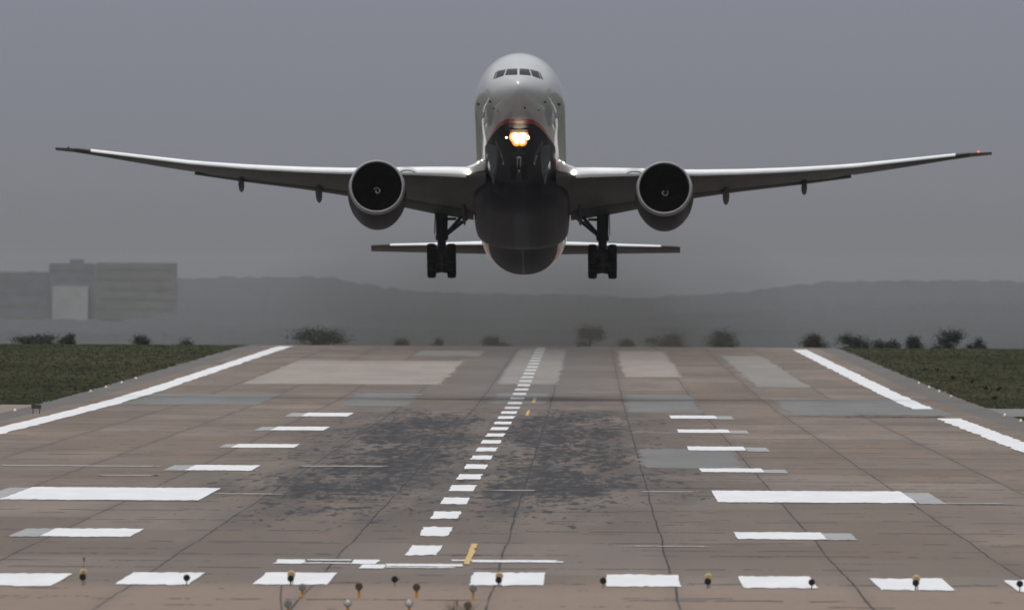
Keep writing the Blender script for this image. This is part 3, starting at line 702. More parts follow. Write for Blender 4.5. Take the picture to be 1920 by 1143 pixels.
for q in ([(915.5, 166.5), (919, 165.5), (919.5, 175), (915.5, 176)], [(1024.5, 166), (1029.5, 167), (1029, 176.5), (1025.5, 175.5)]):
    p_ = onskin(sum(a for a, _ in q) / 4, q[0][1] + 4, .0)
    if p_:
        b = MB(); sgn = 1 if p_.x > 0 else -1
        b.tube(p_, p_ + Vector((sgn * .16, -.06, -.02)), .035, .03, 8); b.tube(p_ + Vector((sgn * .16, .06, -.02)), p_ + Vector((sgn * .17, -.3, .0)), .03, .018, 8); b.tube(p_ + Vector((0, .02, .1)), p_ + Vector((sgn * .15, 0, .16)), .03, .025, 8); b.build('pitot_probe', M['wframe'], fuselage)
for px, py, r_ in ((984, 202.5, 1.9), (926, 203.5, 1.6), (933, 208.5, 1.4), (919, 191, 2.2), (1022, 191.5, 2.2), (1010, 207, 1.4), (896, 195, 3.0), (1048.5, 196, 3.0)):
    q = [(px - r_, py - r_), (px + r_, py - r_ * .6), (px + r_, py + r_), (px - r_, py + r_ * .7)]
    panel('sensor_port', q, M['hole'], fuselage, .02, 3, 3)
# doors edges on the nose sides
# wing-body fairing
FR = [(21.0, .8, .4, -2.5), (22.2, 1.7, .72, -2.6), (23.6, 2.5, 1.1, -2.6), (25, 3.0, 1.42, -2.55), (26.5, 3.24, 1.58, -2.5), (29, 3.3, 1.64, -2.46), (33, 3.3, 1.62, -2.45), (37, 3.24, 1.54, -2.42), (39.2, 3.16, 1.36, -2.38), (40.6, 3.0, 1.1, -2.3), (41.2, 2.7, .85, -2.25)]
rings = []
for y, hw, hz, zc in catm(FR, 3):
    rg = []
    for k in range(48):
        a = 2 * math.pi * k / 48; s_, c_ = math.sin(a), math.cos(a); e_ = .86
        rg.append(Vector((hw * math.copysign(abs(s_) ** e_, s_), y, zc + hz * math.copysign(abs(c_) ** e_, c_))))
    rings.append(rg)
def fairmat():
    b = NB('navy_fairing_paint'); X, Y, Z = b.xyz(); n1 = b.noise(.5, 4)
    navy = b.mix(b.step(n1, .3, .7), (.011, .012, .02), (.017, .018, .028))
    mid = b.math('MULTIPLY', b.step(b.math('ABSOLUTE', b.math('ADD', X, .0)), .52, .48), b.step(Y, 26., 27.)); navy = b.mix(b.math('MULTIPLY', mid, .6), navy, (.045, .045, .05))  # pale runway reflection painted down the belly centre
    for co, per, wd in ((Y, 2.3, .016), (X, 1.24, .02)):
        fr_ = b.math('ABSOLUTE', b.math('SUBTRACT', b.math('FRACT', b.math('DIVIDE', b.math('ADD', co, 50.), per)), .5))
        navy = b.mix(b.math('MULTIPLY', b.step(fr_, wd, wd * .4), .55), navy, (.05, .05, .055))
    d = b.math('SUBTRACT', Z, -2.25)
    c = b.mix(b.step(d, .34, .30), (.33, .33, .335), (.30, .022, .012)); c = b.mix(b.step(d, .012, -.012), c, navy)
    b.set(Base_Color=c, Roughness=.45, Coat_Weight=.02); b.bsdf.inputs['Specular IOR Level'].default_value = .1; return b.m
M['fairing'] = fairmat()
MB().loft(rings).build('wing_body_fairing', M['fairing'], plane, 45, OFF)
# pack inlets in the fairing
for sx in (-1, 1):
    MB().slab([(sx * 1.35, 21.6, -3.32), (sx * 1.95, 21.7, -3.22), (sx * 1.95, 22.2, -3.4), (sx * 1.35, 22.1, -3.5)], (0, .3, -.02)).build('air_scoop', M['hole'], plane, 30, OFF)

# wings ------------------------------------------------------------
LEp = [(60, 317), (89, 316.5), (150, 315.5), (215, 316), (322, 318), (407, 316.5), (500, 313), (618, 305.5), (720, 294.5), (780, 288), (836, 281.8), (880, 280)]
TEo = [(80, 415), (90, 413), (162, 402), (216, 391), (336, 367.5), (410, 357), (530, 342.5), (617, 329.5)]
TEm = [(60, 392), (85, 389), (156, 377.5), (213, 370), (336, 355), (410, 347), (530, 335), (617, 325), (630, 323.5), (710, 311), (790, 297.5), (836, 290.5), (880, 286)]
def ip(T, v): return float(np.interp(v, *zip(*T)))
def plan(d):
    le = 22.8 + .655 * (d - 3.1) + (max(0, d - 29.6) ** 2) * .22
    te = 37.2 if d < 9.8 else 37.2 + (d - 9.8) * .335
    te += (max(0, d - 29.6) ** 2) * .10
    return le, te
def foil(n=14):
    xs = [(1 - math.cos(math.pi * k / n)) / 2 for k in range(n + 1)]
    yt = lambda x: 5 * (.2969 * math.sqrt(x) - .126 * x - .3516 * x * x + .2843 * x ** 3 - .1015 * x ** 4)
    return [(x, yt(x)) for x in xs], yt
fo, yt = foil()
def wsec(d):
    le, te = plan(d); s_ = d * PXM
    tk = float(np.interp(d, [3, 10, 20, 32.4], [.125, .105, .095, .09])); ch = te - le
    zle = zl(ip(LEp, s_), le, d) - .030 * ch ** .8 * tk / .1
    fr_ = .80 if d < 22.8 else 1.0
    zmt = zl(ip(TEm, s_), le + ch * fr_, d)
    return le, zle, le + ch * fr_, zmt, ch, tk, fr_
def wing_ring(d, up=(0, 1), lo=(0, 1), grow=0., dx=0., dz=0., close_pt=None):
    le, zle, yte, zmt, ch, tk, fr_ = wsec(d)
    U = [(x, yt(x) * tk) for x in np.linspace(math.sqrt(up[0]), math.sqrt(up[1]), 15) ** 2 if True]
    Lw = [(x, -yt(x) * tk * .75) for x in np.linspace(math.sqrt(lo[0]), math.sqrt(lo[1]), 15) ** 2]
    pts = U[::-1] + Lw[1:]
    rg = []
    for x, t_ in pts:
        y = le + x * ch; base = zle + (zmt + .04 * ch * 0 - zle) * (x / fr_)
        t2 = t_ * ch
        rg.append(Vector((d, y + dx - grow * (1 if x < .05 else .0), base + t2 + math.copysign(grow, t_) + dz)))
    return rg
DS = [2.4, 3.3, 4.5, 6, 7.5, 9, 10.5, 12, 14, 16, 18, 20, 21.5, 22.8]
DSo = [22.8, 24, 25.5, 27, 28.5, 29.6, 30.3, 31.0]
def make_wing(side):
    mb = MB()
    ri = [wing_ring(d, (0, .79), (0, .79)) for d in DS]
    mb.loft(ri)
    ro = [wing_ring(d, (0, .995), (0, .995)) for d in DSo]
    mb.loft(ro)
    if side < 0: mb.mirror()
    wg = mb.build('wing', M['wing'], plane, 40, OFF)
    # leading-edge slats, a shell just proud of the nose of the wing
    for da, db in ((3.75, 8.9), (10.9, 29.9)):
        dd = list(np.linspace(da, db, 5 if db < 10 else 15)); sm = MB()
        rs = []
        for d in dd:
            ch = wsec(d)[4]; rs.append(wing_ring(d, (0, .15), (0, .018), .035, -.05, -.02))
        sm.loft(rs)
        if side < 0: sm.mirror()
        sm.build('slat', M['slat'], wg, 40)
    # flaps
    for da, db in ((3.35, 9.1), (10.6, 22.7)):
        dd = np.linspace(da, db, 5 if db < 10 else 9); fm = MB(); rs = []
        for d in dd:
            le, zle, ym, zm, ch, tk, fr_ = wsec(d); s_ = d * PXM
            y0 = ym - .15; y1 = le + ch * 1.03; zE = zl(ip(TEo, s_), y1, d); z0 = zm - .12; c_ = y1 - y0; rg = []
            for x, t_ in [(q, yt(q)) for q in np.linspace(1, 0, 9) ** 2]: rg.append(Vector((d, y0 + x * c_, z0 + (zE - z0) * x + t_ * c_ * .15 + .02)))
            for x, t_ in [(q, -yt(q)) for q in np.linspace(0, 1, 9)[1:] ** 2]: rg.append(Vector((d, y0 + x * c_, z0 + (zE - z0) * x + t_ * c_ * .12 - .0)))
            rs.append(rg)
        fm.loft(rs)
        if side < 0: fm.mirror()
        fm.build('flap', M['flap'], wg, 40)
    # flap-track fairings
    for d, ya, yb, wd in ((19.45, 336, 362, .21), (14.05, 347, 382, .24), (4.0, 395, 424, .16)):
        le, zle, ym, zm, ch, tk, fr_ = wsec(d); y0, y1 = le + ch * .52, le + ch * 1.16; zA = zle + (zm - zle) * .62; fm = MB(); rs = []
        zb = zl(yb - 4, y1 - .3, d)
        for q, wq in ((0, .05), (.1, .5), (.25, .85), (.5, 1), (.75, .9), (.9, .6), (.98, .28), (1, .04)):
            yc = y0 + (y1 - y0) * q; zc = (zA - .35) * (1 - q) ** 1.0 + zb * q
            rs.append([Vector((d + math.cos(a) * wd * wq, yc, zc + math.sin(a) * .36 * wq)) for a in [2 * math.pi * k / 12 for k in range(12)]])
        fm.loft(rs)
        if side < 0: fm.mirror()
        fm.build('flap_fairing', M['flap'], wg, 60)
    # raked tip, dark
    tm = MB(); rs = []
    for d in (31.02, 31.5, 32.0, 32.45): rs.append(wing_ring(d, (0, .99), (0, .99)))
    tm.loft(rs)
    if side < 0: tm.mirror()
    tm.build('wing_tip', M['tipdark'], wg, 40)
    le, zle = wsec(31.6)[:2]
    nl = MB().lathe([(-.16, 0), (-.1, .06), (.06, .08), (.12, 0)], (side * 31.5, le - .04, zle + .06), (0, 1, 0), 10).build('navigation_light', emit('red_navigation_lamp', (1, .08, .04), 2.2) if side > 0 else simple('green_lamp_glass', (.03, .06, .05), .2), wg)
    # wing-root landing light pairs
    for dx, py in ((3.62, 322.5),):
        y_ = plan(dx)[0]; z_ = zl(py, y_ - .3, dx)
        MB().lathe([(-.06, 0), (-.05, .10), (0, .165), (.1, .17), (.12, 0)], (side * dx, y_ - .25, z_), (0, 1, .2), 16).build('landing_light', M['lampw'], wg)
    return wg
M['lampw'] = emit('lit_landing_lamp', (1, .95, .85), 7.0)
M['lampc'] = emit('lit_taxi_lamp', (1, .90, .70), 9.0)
M['lampglow'] = emit('orange_lamp_glow', (1, .33, .05), .9)  # self-lit orange rings imitating lens glow, not real reflectors
wings = {s_: make_wing(s_) for s_ in (-1, 1)}
# lights on the wing root fillet
for s_ in (-1, 1):
    x_ = 2.86; y_ = 21.9; z_ = zl(306.5, y_, x_)
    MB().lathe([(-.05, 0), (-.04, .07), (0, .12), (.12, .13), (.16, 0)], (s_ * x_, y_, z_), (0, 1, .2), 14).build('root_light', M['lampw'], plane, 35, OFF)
    # root fillet between body and leading edge
    fm = MB(); zz = zl(319, 22.6, 3.4)
    fm.loft([[Vector((s_ * x, y + oy, zz + oz + up)) for y, up in ((0, .12), (.25, .34), (1.2, .46), (3, .5), (3, -.35), (1.2, -.3), (.25, -.1))] for x, oy, oz, zc in ((2.35, 20.8, .32, 0), (2.8, 21.6, .2, 0), (3.2, 22.3, .08, 0), (3.75, 22.95, .0, 0))])
    fm.build('wing_root_fillet', M['slat'], plane, 50, OFF)

# engines ----------------------------------------------------------
def make_engine(side):
    d = 9.83; y0 = 20.6; z0 = zl(351.5, y0 + .2, d); c = Vector((side * d, y0, z0)); ax = Vector((0, 1, -.03))
    mb = MB(); mb.lathe([(.42, 1.925), (.8, 1.965), (1.6, 2.0), (2.8, 2.0), (4.2, 1.9), (5.4, 1.72), (6.2, 1.55), (6.25, 1.48), (5.4, 1.3), (4.2, 1.25)], c, ax, 64)
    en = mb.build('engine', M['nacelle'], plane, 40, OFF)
    lp = [(.0, 1.775), (.015, 1.81), (.06, 1.85), (.16, 1.89), (.42, 1.925)]; li = [(.0, 1.775), (.02, 1.745), (.08, 1.715), (.16, 1.70)]
    mb = MB(); mb.lathe(li[::-1] + lp[1:], c, ax, 64); mb.build('inlet_lip', M['lip'], en, 60)
    mb = MB(); mb.lathe([(.16, 1.70), (.3, 1.68), (.8, 1.62), (1.6, 1.63), (2.2, 1.64), (2.6, 1.64), (2.6, .2)], c, ax, 64); mb.build('inlet_duct', M['inlet'], en)
    # fan
    fm = MB(); fy = 1.9
    for k in range(22):
        a0 = 2 * math.pi * k / 22; rs = []
        for q in range(8):
            r_ = .42 + (1.61 - .42) * q / 7; sw = a0 + .32 * (q / 7) ** 2 - .1 * q / 7; tw = .30 + .5 * q / 7; wdt = .24 + .20 * math.sin(q / 7 * 2.2)
            pc = c + ax * fy; er = Vector((math.cos(sw), 0, math.sin(sw))); et = Vector((-math.sin(sw), 0, math.cos(sw)))
            u = et * math.sin(tw) + Vector((0, 1, 0)) * math.cos(tw); nn = et * math.cos(tw) - Vector((0, 1, 0)) * math.sin(tw)
            p = pc + er * r_; rs.append([p - u * wdt, p + nn * .012, p + u * wdt, p - nn * .012])
        fm.loft(rs)
    fm.build('fan', M['fanm'], en, 40)
    sp = MB(); prof = [(0, .005), (.05, .08), (.15, .17), (.3, .27), (.5, .37), (.62, .42), (.9, .42)]
    cs = c + ax * 1.25; sp.lathe(prof, cs, ax, 32); sp.build('spinner', M['inlet'], en, 60)
    # painted swirl on the spinner
    V = []; NQ = 44
    for k in range(NQ + 1):
        u = k / NQ; a = 2.1 + 6.6 * u if side < 0 else 1.1 + 6.0 * u; r_ = .04 + .24 * u
        for s2 in (-.5, .5):
            rr = r_ + s2 * (.075 * min(1, u * 3) * (1.15 - .4 * u)); yy = float(np.interp(rr, [p[1] for p in prof[:6]], [p[0] for p in prof[:6]])) - .012
            V.append(cs + ax * yy + Vector((math.cos(a) * rr, 0, math.sin(a) * rr)))
    mesh('spinner_swirl', V, [(2 * k, 2 * k + 1, 2 * k + 3, 2 * k + 2) for k in range(NQ)], M['swirl'], en, 60)
    cm = MB(); cm.lathe([(4.2, 1.2), (5.5, 1.05), (7.0, .8), (7.4, .72), (7.3, .5), (8.6, .1), (8.7, .01)], c, ax, 40); cm.build('exhaust_cone', M['gearmetal'], en, 50)
    # pylon
    pm = MB(); le = plan(d)[0]; zle = wsec(d)[1]
    rs = []
    for y, zt_, zb_, wd in ((y0 + 1.4, z0 + 1.95, z0 + 1.8, .03), (y0 + 2.6, z0 + 2.2, z0 + 1.7, .2), (le - .2, zle + .15, z0 + 1.6, .26), (le + 3, zle - .1, z0 + 1.2, .28), (le + 7, zle - .5, z0 + 1.4, .2), (le + 8.6, zle - .8, zle - 1.0, .04)):
        rs.append([Vector((side * d - wd, y, zb_)), Vector((side * d + wd, y, zb_)), Vector((side * d + wd, y, zt_)), Vector((side * d, y, zt_ + .05)), Vector((side * d - wd, y, zt_))])
    pm.loft(rs); pm.build('pylon', M['wing'], en, 40)
    # chine: curved strake on the inboard shoulder
    cx_ = side * (d - 1.42); am = MB(); rs = []
    for k in range(15):
        a = math.pi * (.0 + k / 14 * .8); xx = -math.cos(a) * .72; zz = math.sin(a) * .40
        p = Vector((cx_ - side * (xx + .62), y0 + 3.0, z0 + 1.48 + zz)); rs.append([p + Vector((0, 0, .13)), p + Vector((.0, .5, .13)), p + Vector((0, .5, -.05)), p + Vector((0, 0, -.05))])
    am.loft(rs); am.build('nacelle_strake', M['slat'], en, 50)
    return en
M['swirl'] = simple('grey_white_swirl_paint', (.5, .5, .5), .6, vs=6, var=.3)
for s_ in (-1, 1): make_engine(s_)

# tail -------------------------------------------------------------
def make_stab(side):
    mb = MB(); rs = []; sm = MB(); ss = []
    for d, le, te, tk, pt in ((1.2, 61.0, 68.0, .11, 456.8), (2.4, 61.8, 68.2, .10, 457.0), (4.5, 63.4, 68.9, .095, 457.8), (7, 65.3, 69.9, .09, 459.4), (9.5, 67.0, 70.9, .085, 460.6), (10.6, 67.8, 71.2, .085, 461.4), (10.85, 68.0, 71.2, .07, 462)):
        ch = te - le; zz = zl(pt, le, d); zte = zl(float(np.interp(d, [2.4, 10.8], [476.5, 472.5])), te, d); rg = []
        for x, t_ in [(q, yt(q)) for q in np.linspace(1, 0, 12) ** 2]: rg.append(Vector((d, le + x * ch, zz + (zte - zz) * x + t_ * tk * ch)))
        for x, t_ in [(q, -yt(q)) for q in np.linspace(0, 1, 12)[1:] ** 2]: rg.append(Vector((d, le + x * ch, zz + (zte - zz) * x + t_ * tk * ch)))
        rs.append(rg)
        if 2 < d < 10.5:
            g2 = []
            for x, t_ in [(q, yt(q)) for q in np.linspace(.10 ** .5, 0, 8) ** 2]: g2.append(Vector((d, le + x * ch - .02, zz + (zte - zz) * x + t_ * tk * ch + .015)))
            for x, t_ in [(q, -yt(q)) for q in np.linspace(0, .006 ** .5, 5)[1:] ** 2]: g2.append(Vector((d, le + x * ch - .02, zz + (zte - zz) * x + t_ * tk * ch - .015)))
            ss.append(g2)
    mb.loft(rs); sm.loft(ss)
    if side < 0: mb.mirror(); sm.mirror()
    o = mb.build('horizontal_stabiliser', M['wing'], plane, 40, OFF); sm.build('leading_edge', M['slat'], o, 40); return o
for s_ in (-1, 1): make_stab(s_)
fm = MB(); rs = []
for z, le, te in ((2.2, 57.5, 69.5), (4, 60, 70.3), (8, 64.6, 72), (11.8, 69.2, 73.6), (12.1, 70, 73.6)):
    rs.append([Vector((yt(x) * .1 * (te - le) * sg, le + x * (te - le), z)) for x, sg in [(q * q, 1) for q in np.linspace(0, 1, 10)] + [(q * q, -1) for q in np.linspace(1, 0, 10)[1:-1]]])
fm.loft(rs).build('tail_fin', M['tipdark'], plane, 40, OFF)

# landing gear -----------------------------------------------------
def wheel_mb(c, r, wd, n=36):
    mb = MB(); prof = [(-wd * .42, r * .56), (-wd * .5, r * .68), (-wd * .48, r * .86), (-wd * .36, r * .96), (-wd * .15, r), (wd * .15, r), (wd * .36, r * .96), (wd * .48, r * .86), (wd * .5, r * .68), (wd * .42, r * .56)]
    mb.lathe(prof, c, (1, 0, 0), n); return mb
def hub_mb(c, r, wd):
    mb = MB(); mb.lathe([(-wd * .3, .01), (-wd * .34, r * .2), (-wd * .2, r * .3), (-wd * .38, r * .5), (-wd * .44, r * .57), (wd * .44, r * .57), (wd * .38, r * .5), (wd * .2, r * .3), (wd * .34, r * .2), (wd * .3, .01)], c, (1, 0, 0), 24, True); return mb
def main_gear(side):
    d = 5.55; y0 = 37.6; zp = zl(489.5, y0, d); top = -1.6
    x = side * d; mb = MB()
    mb.tube((x, y0 - .1, top), (x, y0, zp + 1.55), .42, .40, 20); mb.tube((x, y0, zp + 1.6), (x, y0, zp + .1), .30, .30, 18); mb.tube((x, y0 - .05, zp + 1.75), (x, y0, zp + 1.45), .46, .42, 18)
    mb.box((x, y0 + .45, zp + 1.0), (.1, .12, .55)); mb.box((x, y0 - .42, (top + zp + 1.6) / 2), (.09, .07, 1.2)); mb.box((x, y0 - .33, zp + .75), (.2, .1, .28), Matrix.Rotation(.4, 3, 'X'))
    for ox in (-.27, .27): mb.tube((x + ox, y0 - .22, top), (x + ox * .8, y0 - .2, zp + 1.7), .045, .045, 8)
    g = mb.build('main_gear', M['gearmetal'], plane, 40, OFF)
    tl = R(9.); f = Vector((0, -math.cos(tl), math.sin(tl)))
    bm_ = MB(); bm_.tube(Vector((x, y0, zp)) + f * 1.75, Vector((x, y0, zp)) - f * 1.75, .2, .2, 14); bm_.tube((x, y0, zp + .3), (x, y0, zp - .2), .3, .26, 14)
    bm_.build('bogie_beam', M['gearmetal'], g)
    # torque links and pale hydraulic lines
    tm = MB(); tm.tube((x - .12, y0 - .3, zp + .72), (x - .18, y0 - .55, zp + .3), .035, .03, 8); tm.tube((x + .1, y0 - .3, zp + .7), (x + .14, y0 - .6, zp + .25), .04, .035, 8); tm.tube((x + .3, y0 - .2, zp + .6), (x + .36, y0 - .4, zp + .35), .025, .025, 8)
    tm.build('hydraulic_line', M['gearpale'], g)
    for k in (-1, 0, 1):
        pc = Vector((x, y0, zp)) + f * 1.47 * k
        MB().tube(pc + Vector((-.75, 0, 0)), pc + Vector((.75, 0, 0)), .1, .1, 10).tube(pc + Vector((-.42, 0, 0)), pc + Vector((-.1, 0, 0)), .34, .3, 16).tube(pc + Vector((.1, 0, 0)), pc + Vector((.42, 0, 0)), .3, .34, 16).build('axle', M['gearmetal'], g)
        for sx in (-1, 1):
            cw = pc + Vector((sx * .69, 0, 0)); wb = wheel_mb(cw, .665, .62); hb = hub_mb(cw, .665, .62); 
            V = wb.V + hb.V; n0 = len(wb.V); Fc = wb.F + [[i + n0 for i in q] for q in hb.F]
            o = mesh('wheel', V, Fc, [M['tyre'], M['hub']], g, 35)
            for p_ in o.data.polygons:
                cc = Vector(p_.center) - cw
                if math.hypot(cc.y, cc.z) < .36: p_.material_index = 1
    # side brace (two bars) up to the body, and a short link
    zb = zp + 1.85; bx = MB(); xi = side * 2.95
    for oy in (-.45, .35): bx.tube((x - side * .3, y0 + oy * .2, zb), (xi, y0 + oy * 3 - .4, zl(383 + oy * 12, y0, 3)), .13, .11, 10)
    bx.tube((x - side * .3, y0, zl(411, y0, d)), (x - side * 1.0, y0, zl(411, y0, d)), .11, .09, 10)
    bx.tube((x - side * 1.35, y0 - .6, zl(419, y0, d)), (x - side * 1.2, y0 + .6, zl(413, y0, d)), .06, .06, 8)
    bx.build('side_brace', M['gearmetal'], g)
    dm = MB(); xo = x + side * .42
    dm.slab([(xo, y0 - .75, top + .2), (xo + side * .04, y0 - .6, zp + 2.0), (xo + side * .04, y0 + .8, zp + 2.0), (xo, y0 + 1.0, top + .2)], (side * .06, 0, 0)); dm.build('gear_door', M['flap'], g, 30)
    # body door left ajar under the fairing edge
    em = MB(); zq = zl(405, y0 + 1, 3.2); em.slab([(side * 3.05, y0 - 1.6, zq + .7), (side * 3.3, y0 - 1.4, zq - .1), (side * 3.15, y0 - .4, zq - .75), (side * 3.12, y0 + 1.4, zq - .6), (side * 3.02, y0 + 1.6, zq + .7)], (side * .05, 0, 0)); em.build('bay_door', M['fairing'], g, 30)
    return g
for s_ in (-1, 1): main_gear(s_)
def nose_gear():
    y0 = 6.0; zp = zl(321.5, y0, 0); zt0 = -2.7; mb = MB()
    mb.tube((0, y0 + .1, zt0), (0, y0, zp + 1.3), .17, .16, 16); mb.tube((0, y0 + .25, zt0 + .1), (0, y0 + .6, zp + 1.6), .07, .06, 8)
    mb.box((0, y0, zp + 1.25), (.42, .1, .07)); 
    g = mb.build('nose_gear', M['gearmetal'], plane, 40, OFF)
    g2 = MB().tube((0, y0, zp + 1.0), (0, y0 + .02, zp + .35), .15, .14, 14).tube((0, y0 - .06, zp + .45), (0, y0 + .02, zp - .05), .12, .06, 12); g2.build('oleo_strut', M['gearpale'], g)
    MB().tube((-.62, y0 + .05, zp), (.62, y0 + .05, zp), .07, .07, 10).build('axle', M['gearmetal'], g)
    MB().slab([(-.1, y0 - .16, zp + .9), (.1, y0 - .16, zp + .9), (.06, y0 - .42, zp + .5), (-.06, y0 - .42, zp + .5)], (0, .05, 0)).slab([(-.06, y0 - .42, zp + .5), (.06, y0 - .42, zp + .5), (.09, y0 - .1, zp + .1), (-.09, y0 - .1, zp + .1)], (0, .05, 0)).build('torque_link', M['gearmetal'], g)
    for sx in (-1, 1):
        cw = Vector((sx * .385, y0 + .05, zp)); wheel_mb(cw, .58, .42).build('wheel', M['tyre'], g); hub_mb(cw, .56, .42).build('wheel_hub', M['gearmetal'], g)
    # cluster of lit lamps on the strut, enlarged for glare, orange glow rings added
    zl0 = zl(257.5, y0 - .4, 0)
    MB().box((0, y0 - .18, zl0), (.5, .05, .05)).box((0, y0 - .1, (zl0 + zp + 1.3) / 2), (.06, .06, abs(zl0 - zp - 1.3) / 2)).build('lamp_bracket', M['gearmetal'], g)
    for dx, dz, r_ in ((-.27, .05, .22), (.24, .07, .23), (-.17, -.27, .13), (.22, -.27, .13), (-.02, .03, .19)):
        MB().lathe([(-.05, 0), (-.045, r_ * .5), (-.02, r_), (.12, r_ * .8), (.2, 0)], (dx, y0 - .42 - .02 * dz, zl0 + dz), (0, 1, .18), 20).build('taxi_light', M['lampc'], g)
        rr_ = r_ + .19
        MB().lathe([(-.0, r_ * .7), (-.03, r_ + .06), (-.01, rr_ * .96), (.05, rr_), (.16, rr_ * .8), (.22, rr_ * .3)], (dx, y0 - .30 - .02 * dz, zl0 + dz), (0, 1, .18), 24).build('lamp_glow_ring', M['lampglow'], g)
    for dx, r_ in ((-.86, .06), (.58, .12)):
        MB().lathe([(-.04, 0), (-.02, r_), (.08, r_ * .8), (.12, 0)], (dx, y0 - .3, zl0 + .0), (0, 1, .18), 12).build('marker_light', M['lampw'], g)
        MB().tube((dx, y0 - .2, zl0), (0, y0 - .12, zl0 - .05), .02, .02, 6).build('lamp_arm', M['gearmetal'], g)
nose_gear()
for s_ in (-1, 1):
    # forward doors hang as curved leaves each side of the bay; the aft pair is smaller
    dm = MB(); rs = []
    for q in range(7):
        u = q / 6; zz = zl(268 + 38 * u, 5.2, 1.3); xx = 1.62 - .36 * u + .22 * math.sin(math.pi * u) * -1 + .0
        xx = 1.52 - .55 * math.sin(u * 1.35) + (.0 if u < .7 else .08 * (u - .7)); rs.append([Vector((s_ * (xx + ox), y, zz + .12 * (y - 5.2))) for y, ox in ((3.9 + .5 * u, 0), (6.4, .03), (6.4, .10), (3.9 + .5 * u, .06))])
    dm.loft(rs); dm.build('nose_gear_door', M['doordark'] if 'doordark' in M else M.setdefault('doordark', simple('navy_door_paint', (.014, .014, .02), .4, 0, .5)), plane, 40, OFF)
    dm = MB(); zz = zl(293, 7.2, 1.9); dm.slab([(s_ * 1.45, 6.6, zz + .5), (s_ * 2.1, 6.6, zz + .75), (s_ * 2.12, 6.7, zz - .3), (s_ * 1.75, 6.7, zz - 1.5), (s_ * 1.55, 6.7, zz - .6)], (0, 1.4, -.3)); dm.build('nose_gear_door', M['doordark'], plane, 30, OFF)
MB().box((0, 6.2, -2.965), (.62, 1.25, .03), Matrix.Rotation(-.073, 3, 'X')).build('gear_bay', M['hole'], plane, 30, OFF)

# ------------------------------------------------------------------ jet exhaust smoke and the haze
def volmat(name, dens, col, absorb=None, hetero=None):
    m = bpy.data.materials.new(name); m.use_nodes = True; t = m.node_tree; t.nodes.clear(); out = t.nodes.new('ShaderNodeOutputMaterial'); v = t.nodes.new('ShaderNodeVolumePrincipled')
    v.inputs['Color'].default_value = (*col, 1); v.inputs['Density'].default_value = dens; v.inputs['Anisotropy'].default_value = .0
    t.links.new(v.outputs[0], out.inputs['Volume']); return m, t, v
SMY0, SMY1 = 1990., 2720.
m, t, v = volmat('brown_exhaust_smoke', .0006, (.13, .126, .118))
tcn = t.nodes.new('ShaderNodeTexCoord'); nz = t.nodes.new('ShaderNodeTexNoise'); mp = t.nodes.new('ShaderNodeMapping'); mp.inputs[3].default_value = (.09, .012, .2); t.links.new(tcn.outputs['Object'], mp.inputs[0]); t.links.new(mp.outputs[0], nz.inputs['Vector']); nz.inputs['Scale'].default_value = 1; nz.inputs['Detail'].default_value = 3
sx_ = t.nodes.new('ShaderNodeSeparateXYZ'); t.links.new(tcn.outputs['Object'], sx_.inputs[0])
def mth(op, a, b=0., c=0.):
    n = t.nodes.new('ShaderNodeMath'); n.operation = op
    for i, q in enumerate((a, b, c)):
        if isinstance(q, (int, float)): n.inputs[i].default_value = q
        else: t.links.new(q, n.inputs[i])
    return n.outputs[0]
def sstep(a, lo, hi):
    n = t.nodes.new('ShaderNodeMapRange'); n.interpolation_type = 'SMOOTHSTEP'; t.links.new(a, n.inputs[0]); n.inputs[1].default_value = lo; n.inputs[2].default_value = hi; return n.outputs[0]
fx = sstep(mth('ABSOLUTE', sx_.outputs[0]), 28., 7.); fz = sstep(sx_.outputs[2], 13.0, 1.5); fy = mth('MULTIPLY', sstep(sx_.outputs[1], -365., -150.), sstep(sx_.outputs[1], 365., 250.))
nn_ = mth('MULTIPLY_ADD', sstep(nz.outputs[0], .32, .7), 1.1, .45)
t.links.new(mth('MULTIPLY', mth('MULTIPLY', mth('MULTIPLY', fx, fz), mth('MULTIPLY', fy, nn_)), .0015), v.inputs['Density'])
sm_ = MB(); rs = []
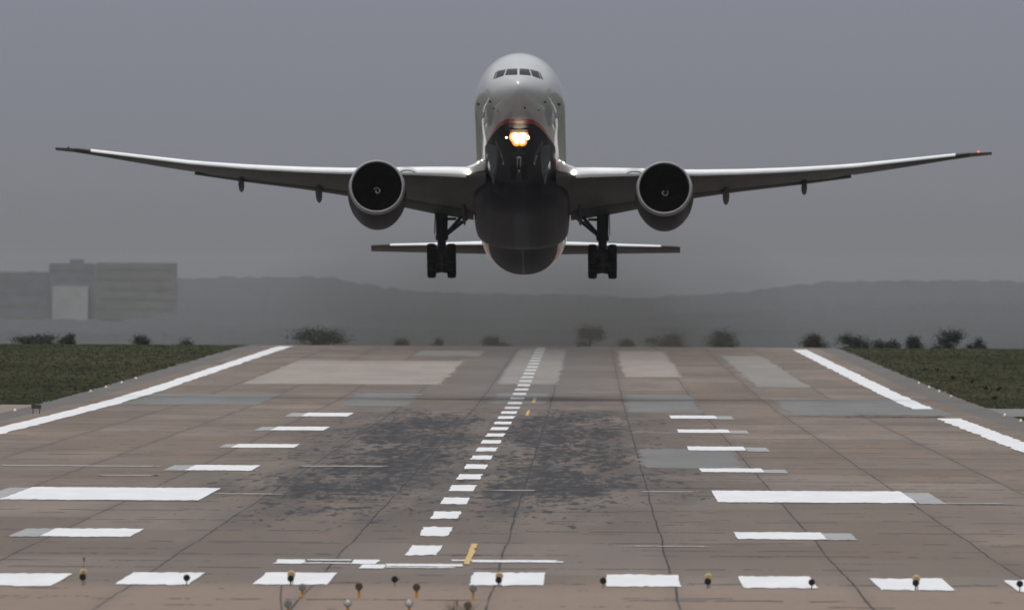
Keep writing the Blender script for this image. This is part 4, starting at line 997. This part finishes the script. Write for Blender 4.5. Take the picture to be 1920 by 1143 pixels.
for k in range(9):
    u = k / 8; rr = 28 * (.86 + .14 * math.sin(math.pi * u)); rs.append([Vector((math.cos(a) * rr, -366 + 732 * u, max(0, math.sin(a)) * 13.2 + (-.3 if math.sin(a) < -.01 else 0.))) for a in [2 * math.pi * q / 24 for q in range(24)]])
sm_.loft(rs); so = sm_.build('exhaust_smoke', m, None, 60, (0, (SMY0 + SMY1) / 2, 1.75)); tag(so, 'thin brownish jet exhaust smoke drifting over the far runway behind the jet', 'smoke', kind='stuff')
hz, _, _ = volmat('pale_grey_haze', 1.05e-5, (.60, .61, .645))
hb = MB(); y0, y1 = -60., 50000.; xw = 1900.; zb0, zb1 = -265., 55.
hb.add([(-xw, y0, zb0), (xw, y0, zb0), (xw, y1, zb0), (-xw, y1, zb0), (-xw, y0, zb1), (xw, y0, zb1), (xw, y1, zb1), (-xw, y1, zb1)], [(0, 3, 2, 1), (4, 5, 6, 7), (0, 1, 5, 4), (1, 2, 6, 5), (2, 3, 7, 6), (3, 0, 4, 7)])
ho = hb.build('haze', hz, None, None); tag(ho, 'pale grey haze in the air over the whole airfield', 'haze', kind='stuff')

if __name__ == '__main__':
    for nm, p in (('nose', (0, 0, -.92)), ('crown9', (0, 9, 3.03)), ('side L', (-3.1, 15, 0)), ('side R', (3.1, 15, 0)), ('tailbelly', (0, 54, -2.3)), ('tailbelly56', (0, 56, -1.92)), ('fairing aft', (0, 46, -3.25)), ('stabL', (-10.85, 70, zl(464, 70, 10.8))), ('stabR', (10.85, 70, zl(464, 70, 10.8))),
                  ('tipL', (-32.45, plan(32.4)[1], 4)), ('tipR', (32.45, plan(32.4)[0], 4)), ('engL', (-9.83, 21, -3.5)), ('engR', (9.83, 21, -3.5)), ('gearL', (-5.55, 37.6, -5)), ('gearR', (5.55, 37.6, -5)), ('fin', (0, 70, 12.1)), ('nosebelly y4', (0, 3.75, -2.74))):
        print('PROJ', nm, tuple(round(q, 1) for q in pp(p)))
    print('ROOT z', plane.location, [tuple(round(q, 2) for q in wsec(d)[:4]) for d in (3.3, 9, 15, 22.8, 28)])
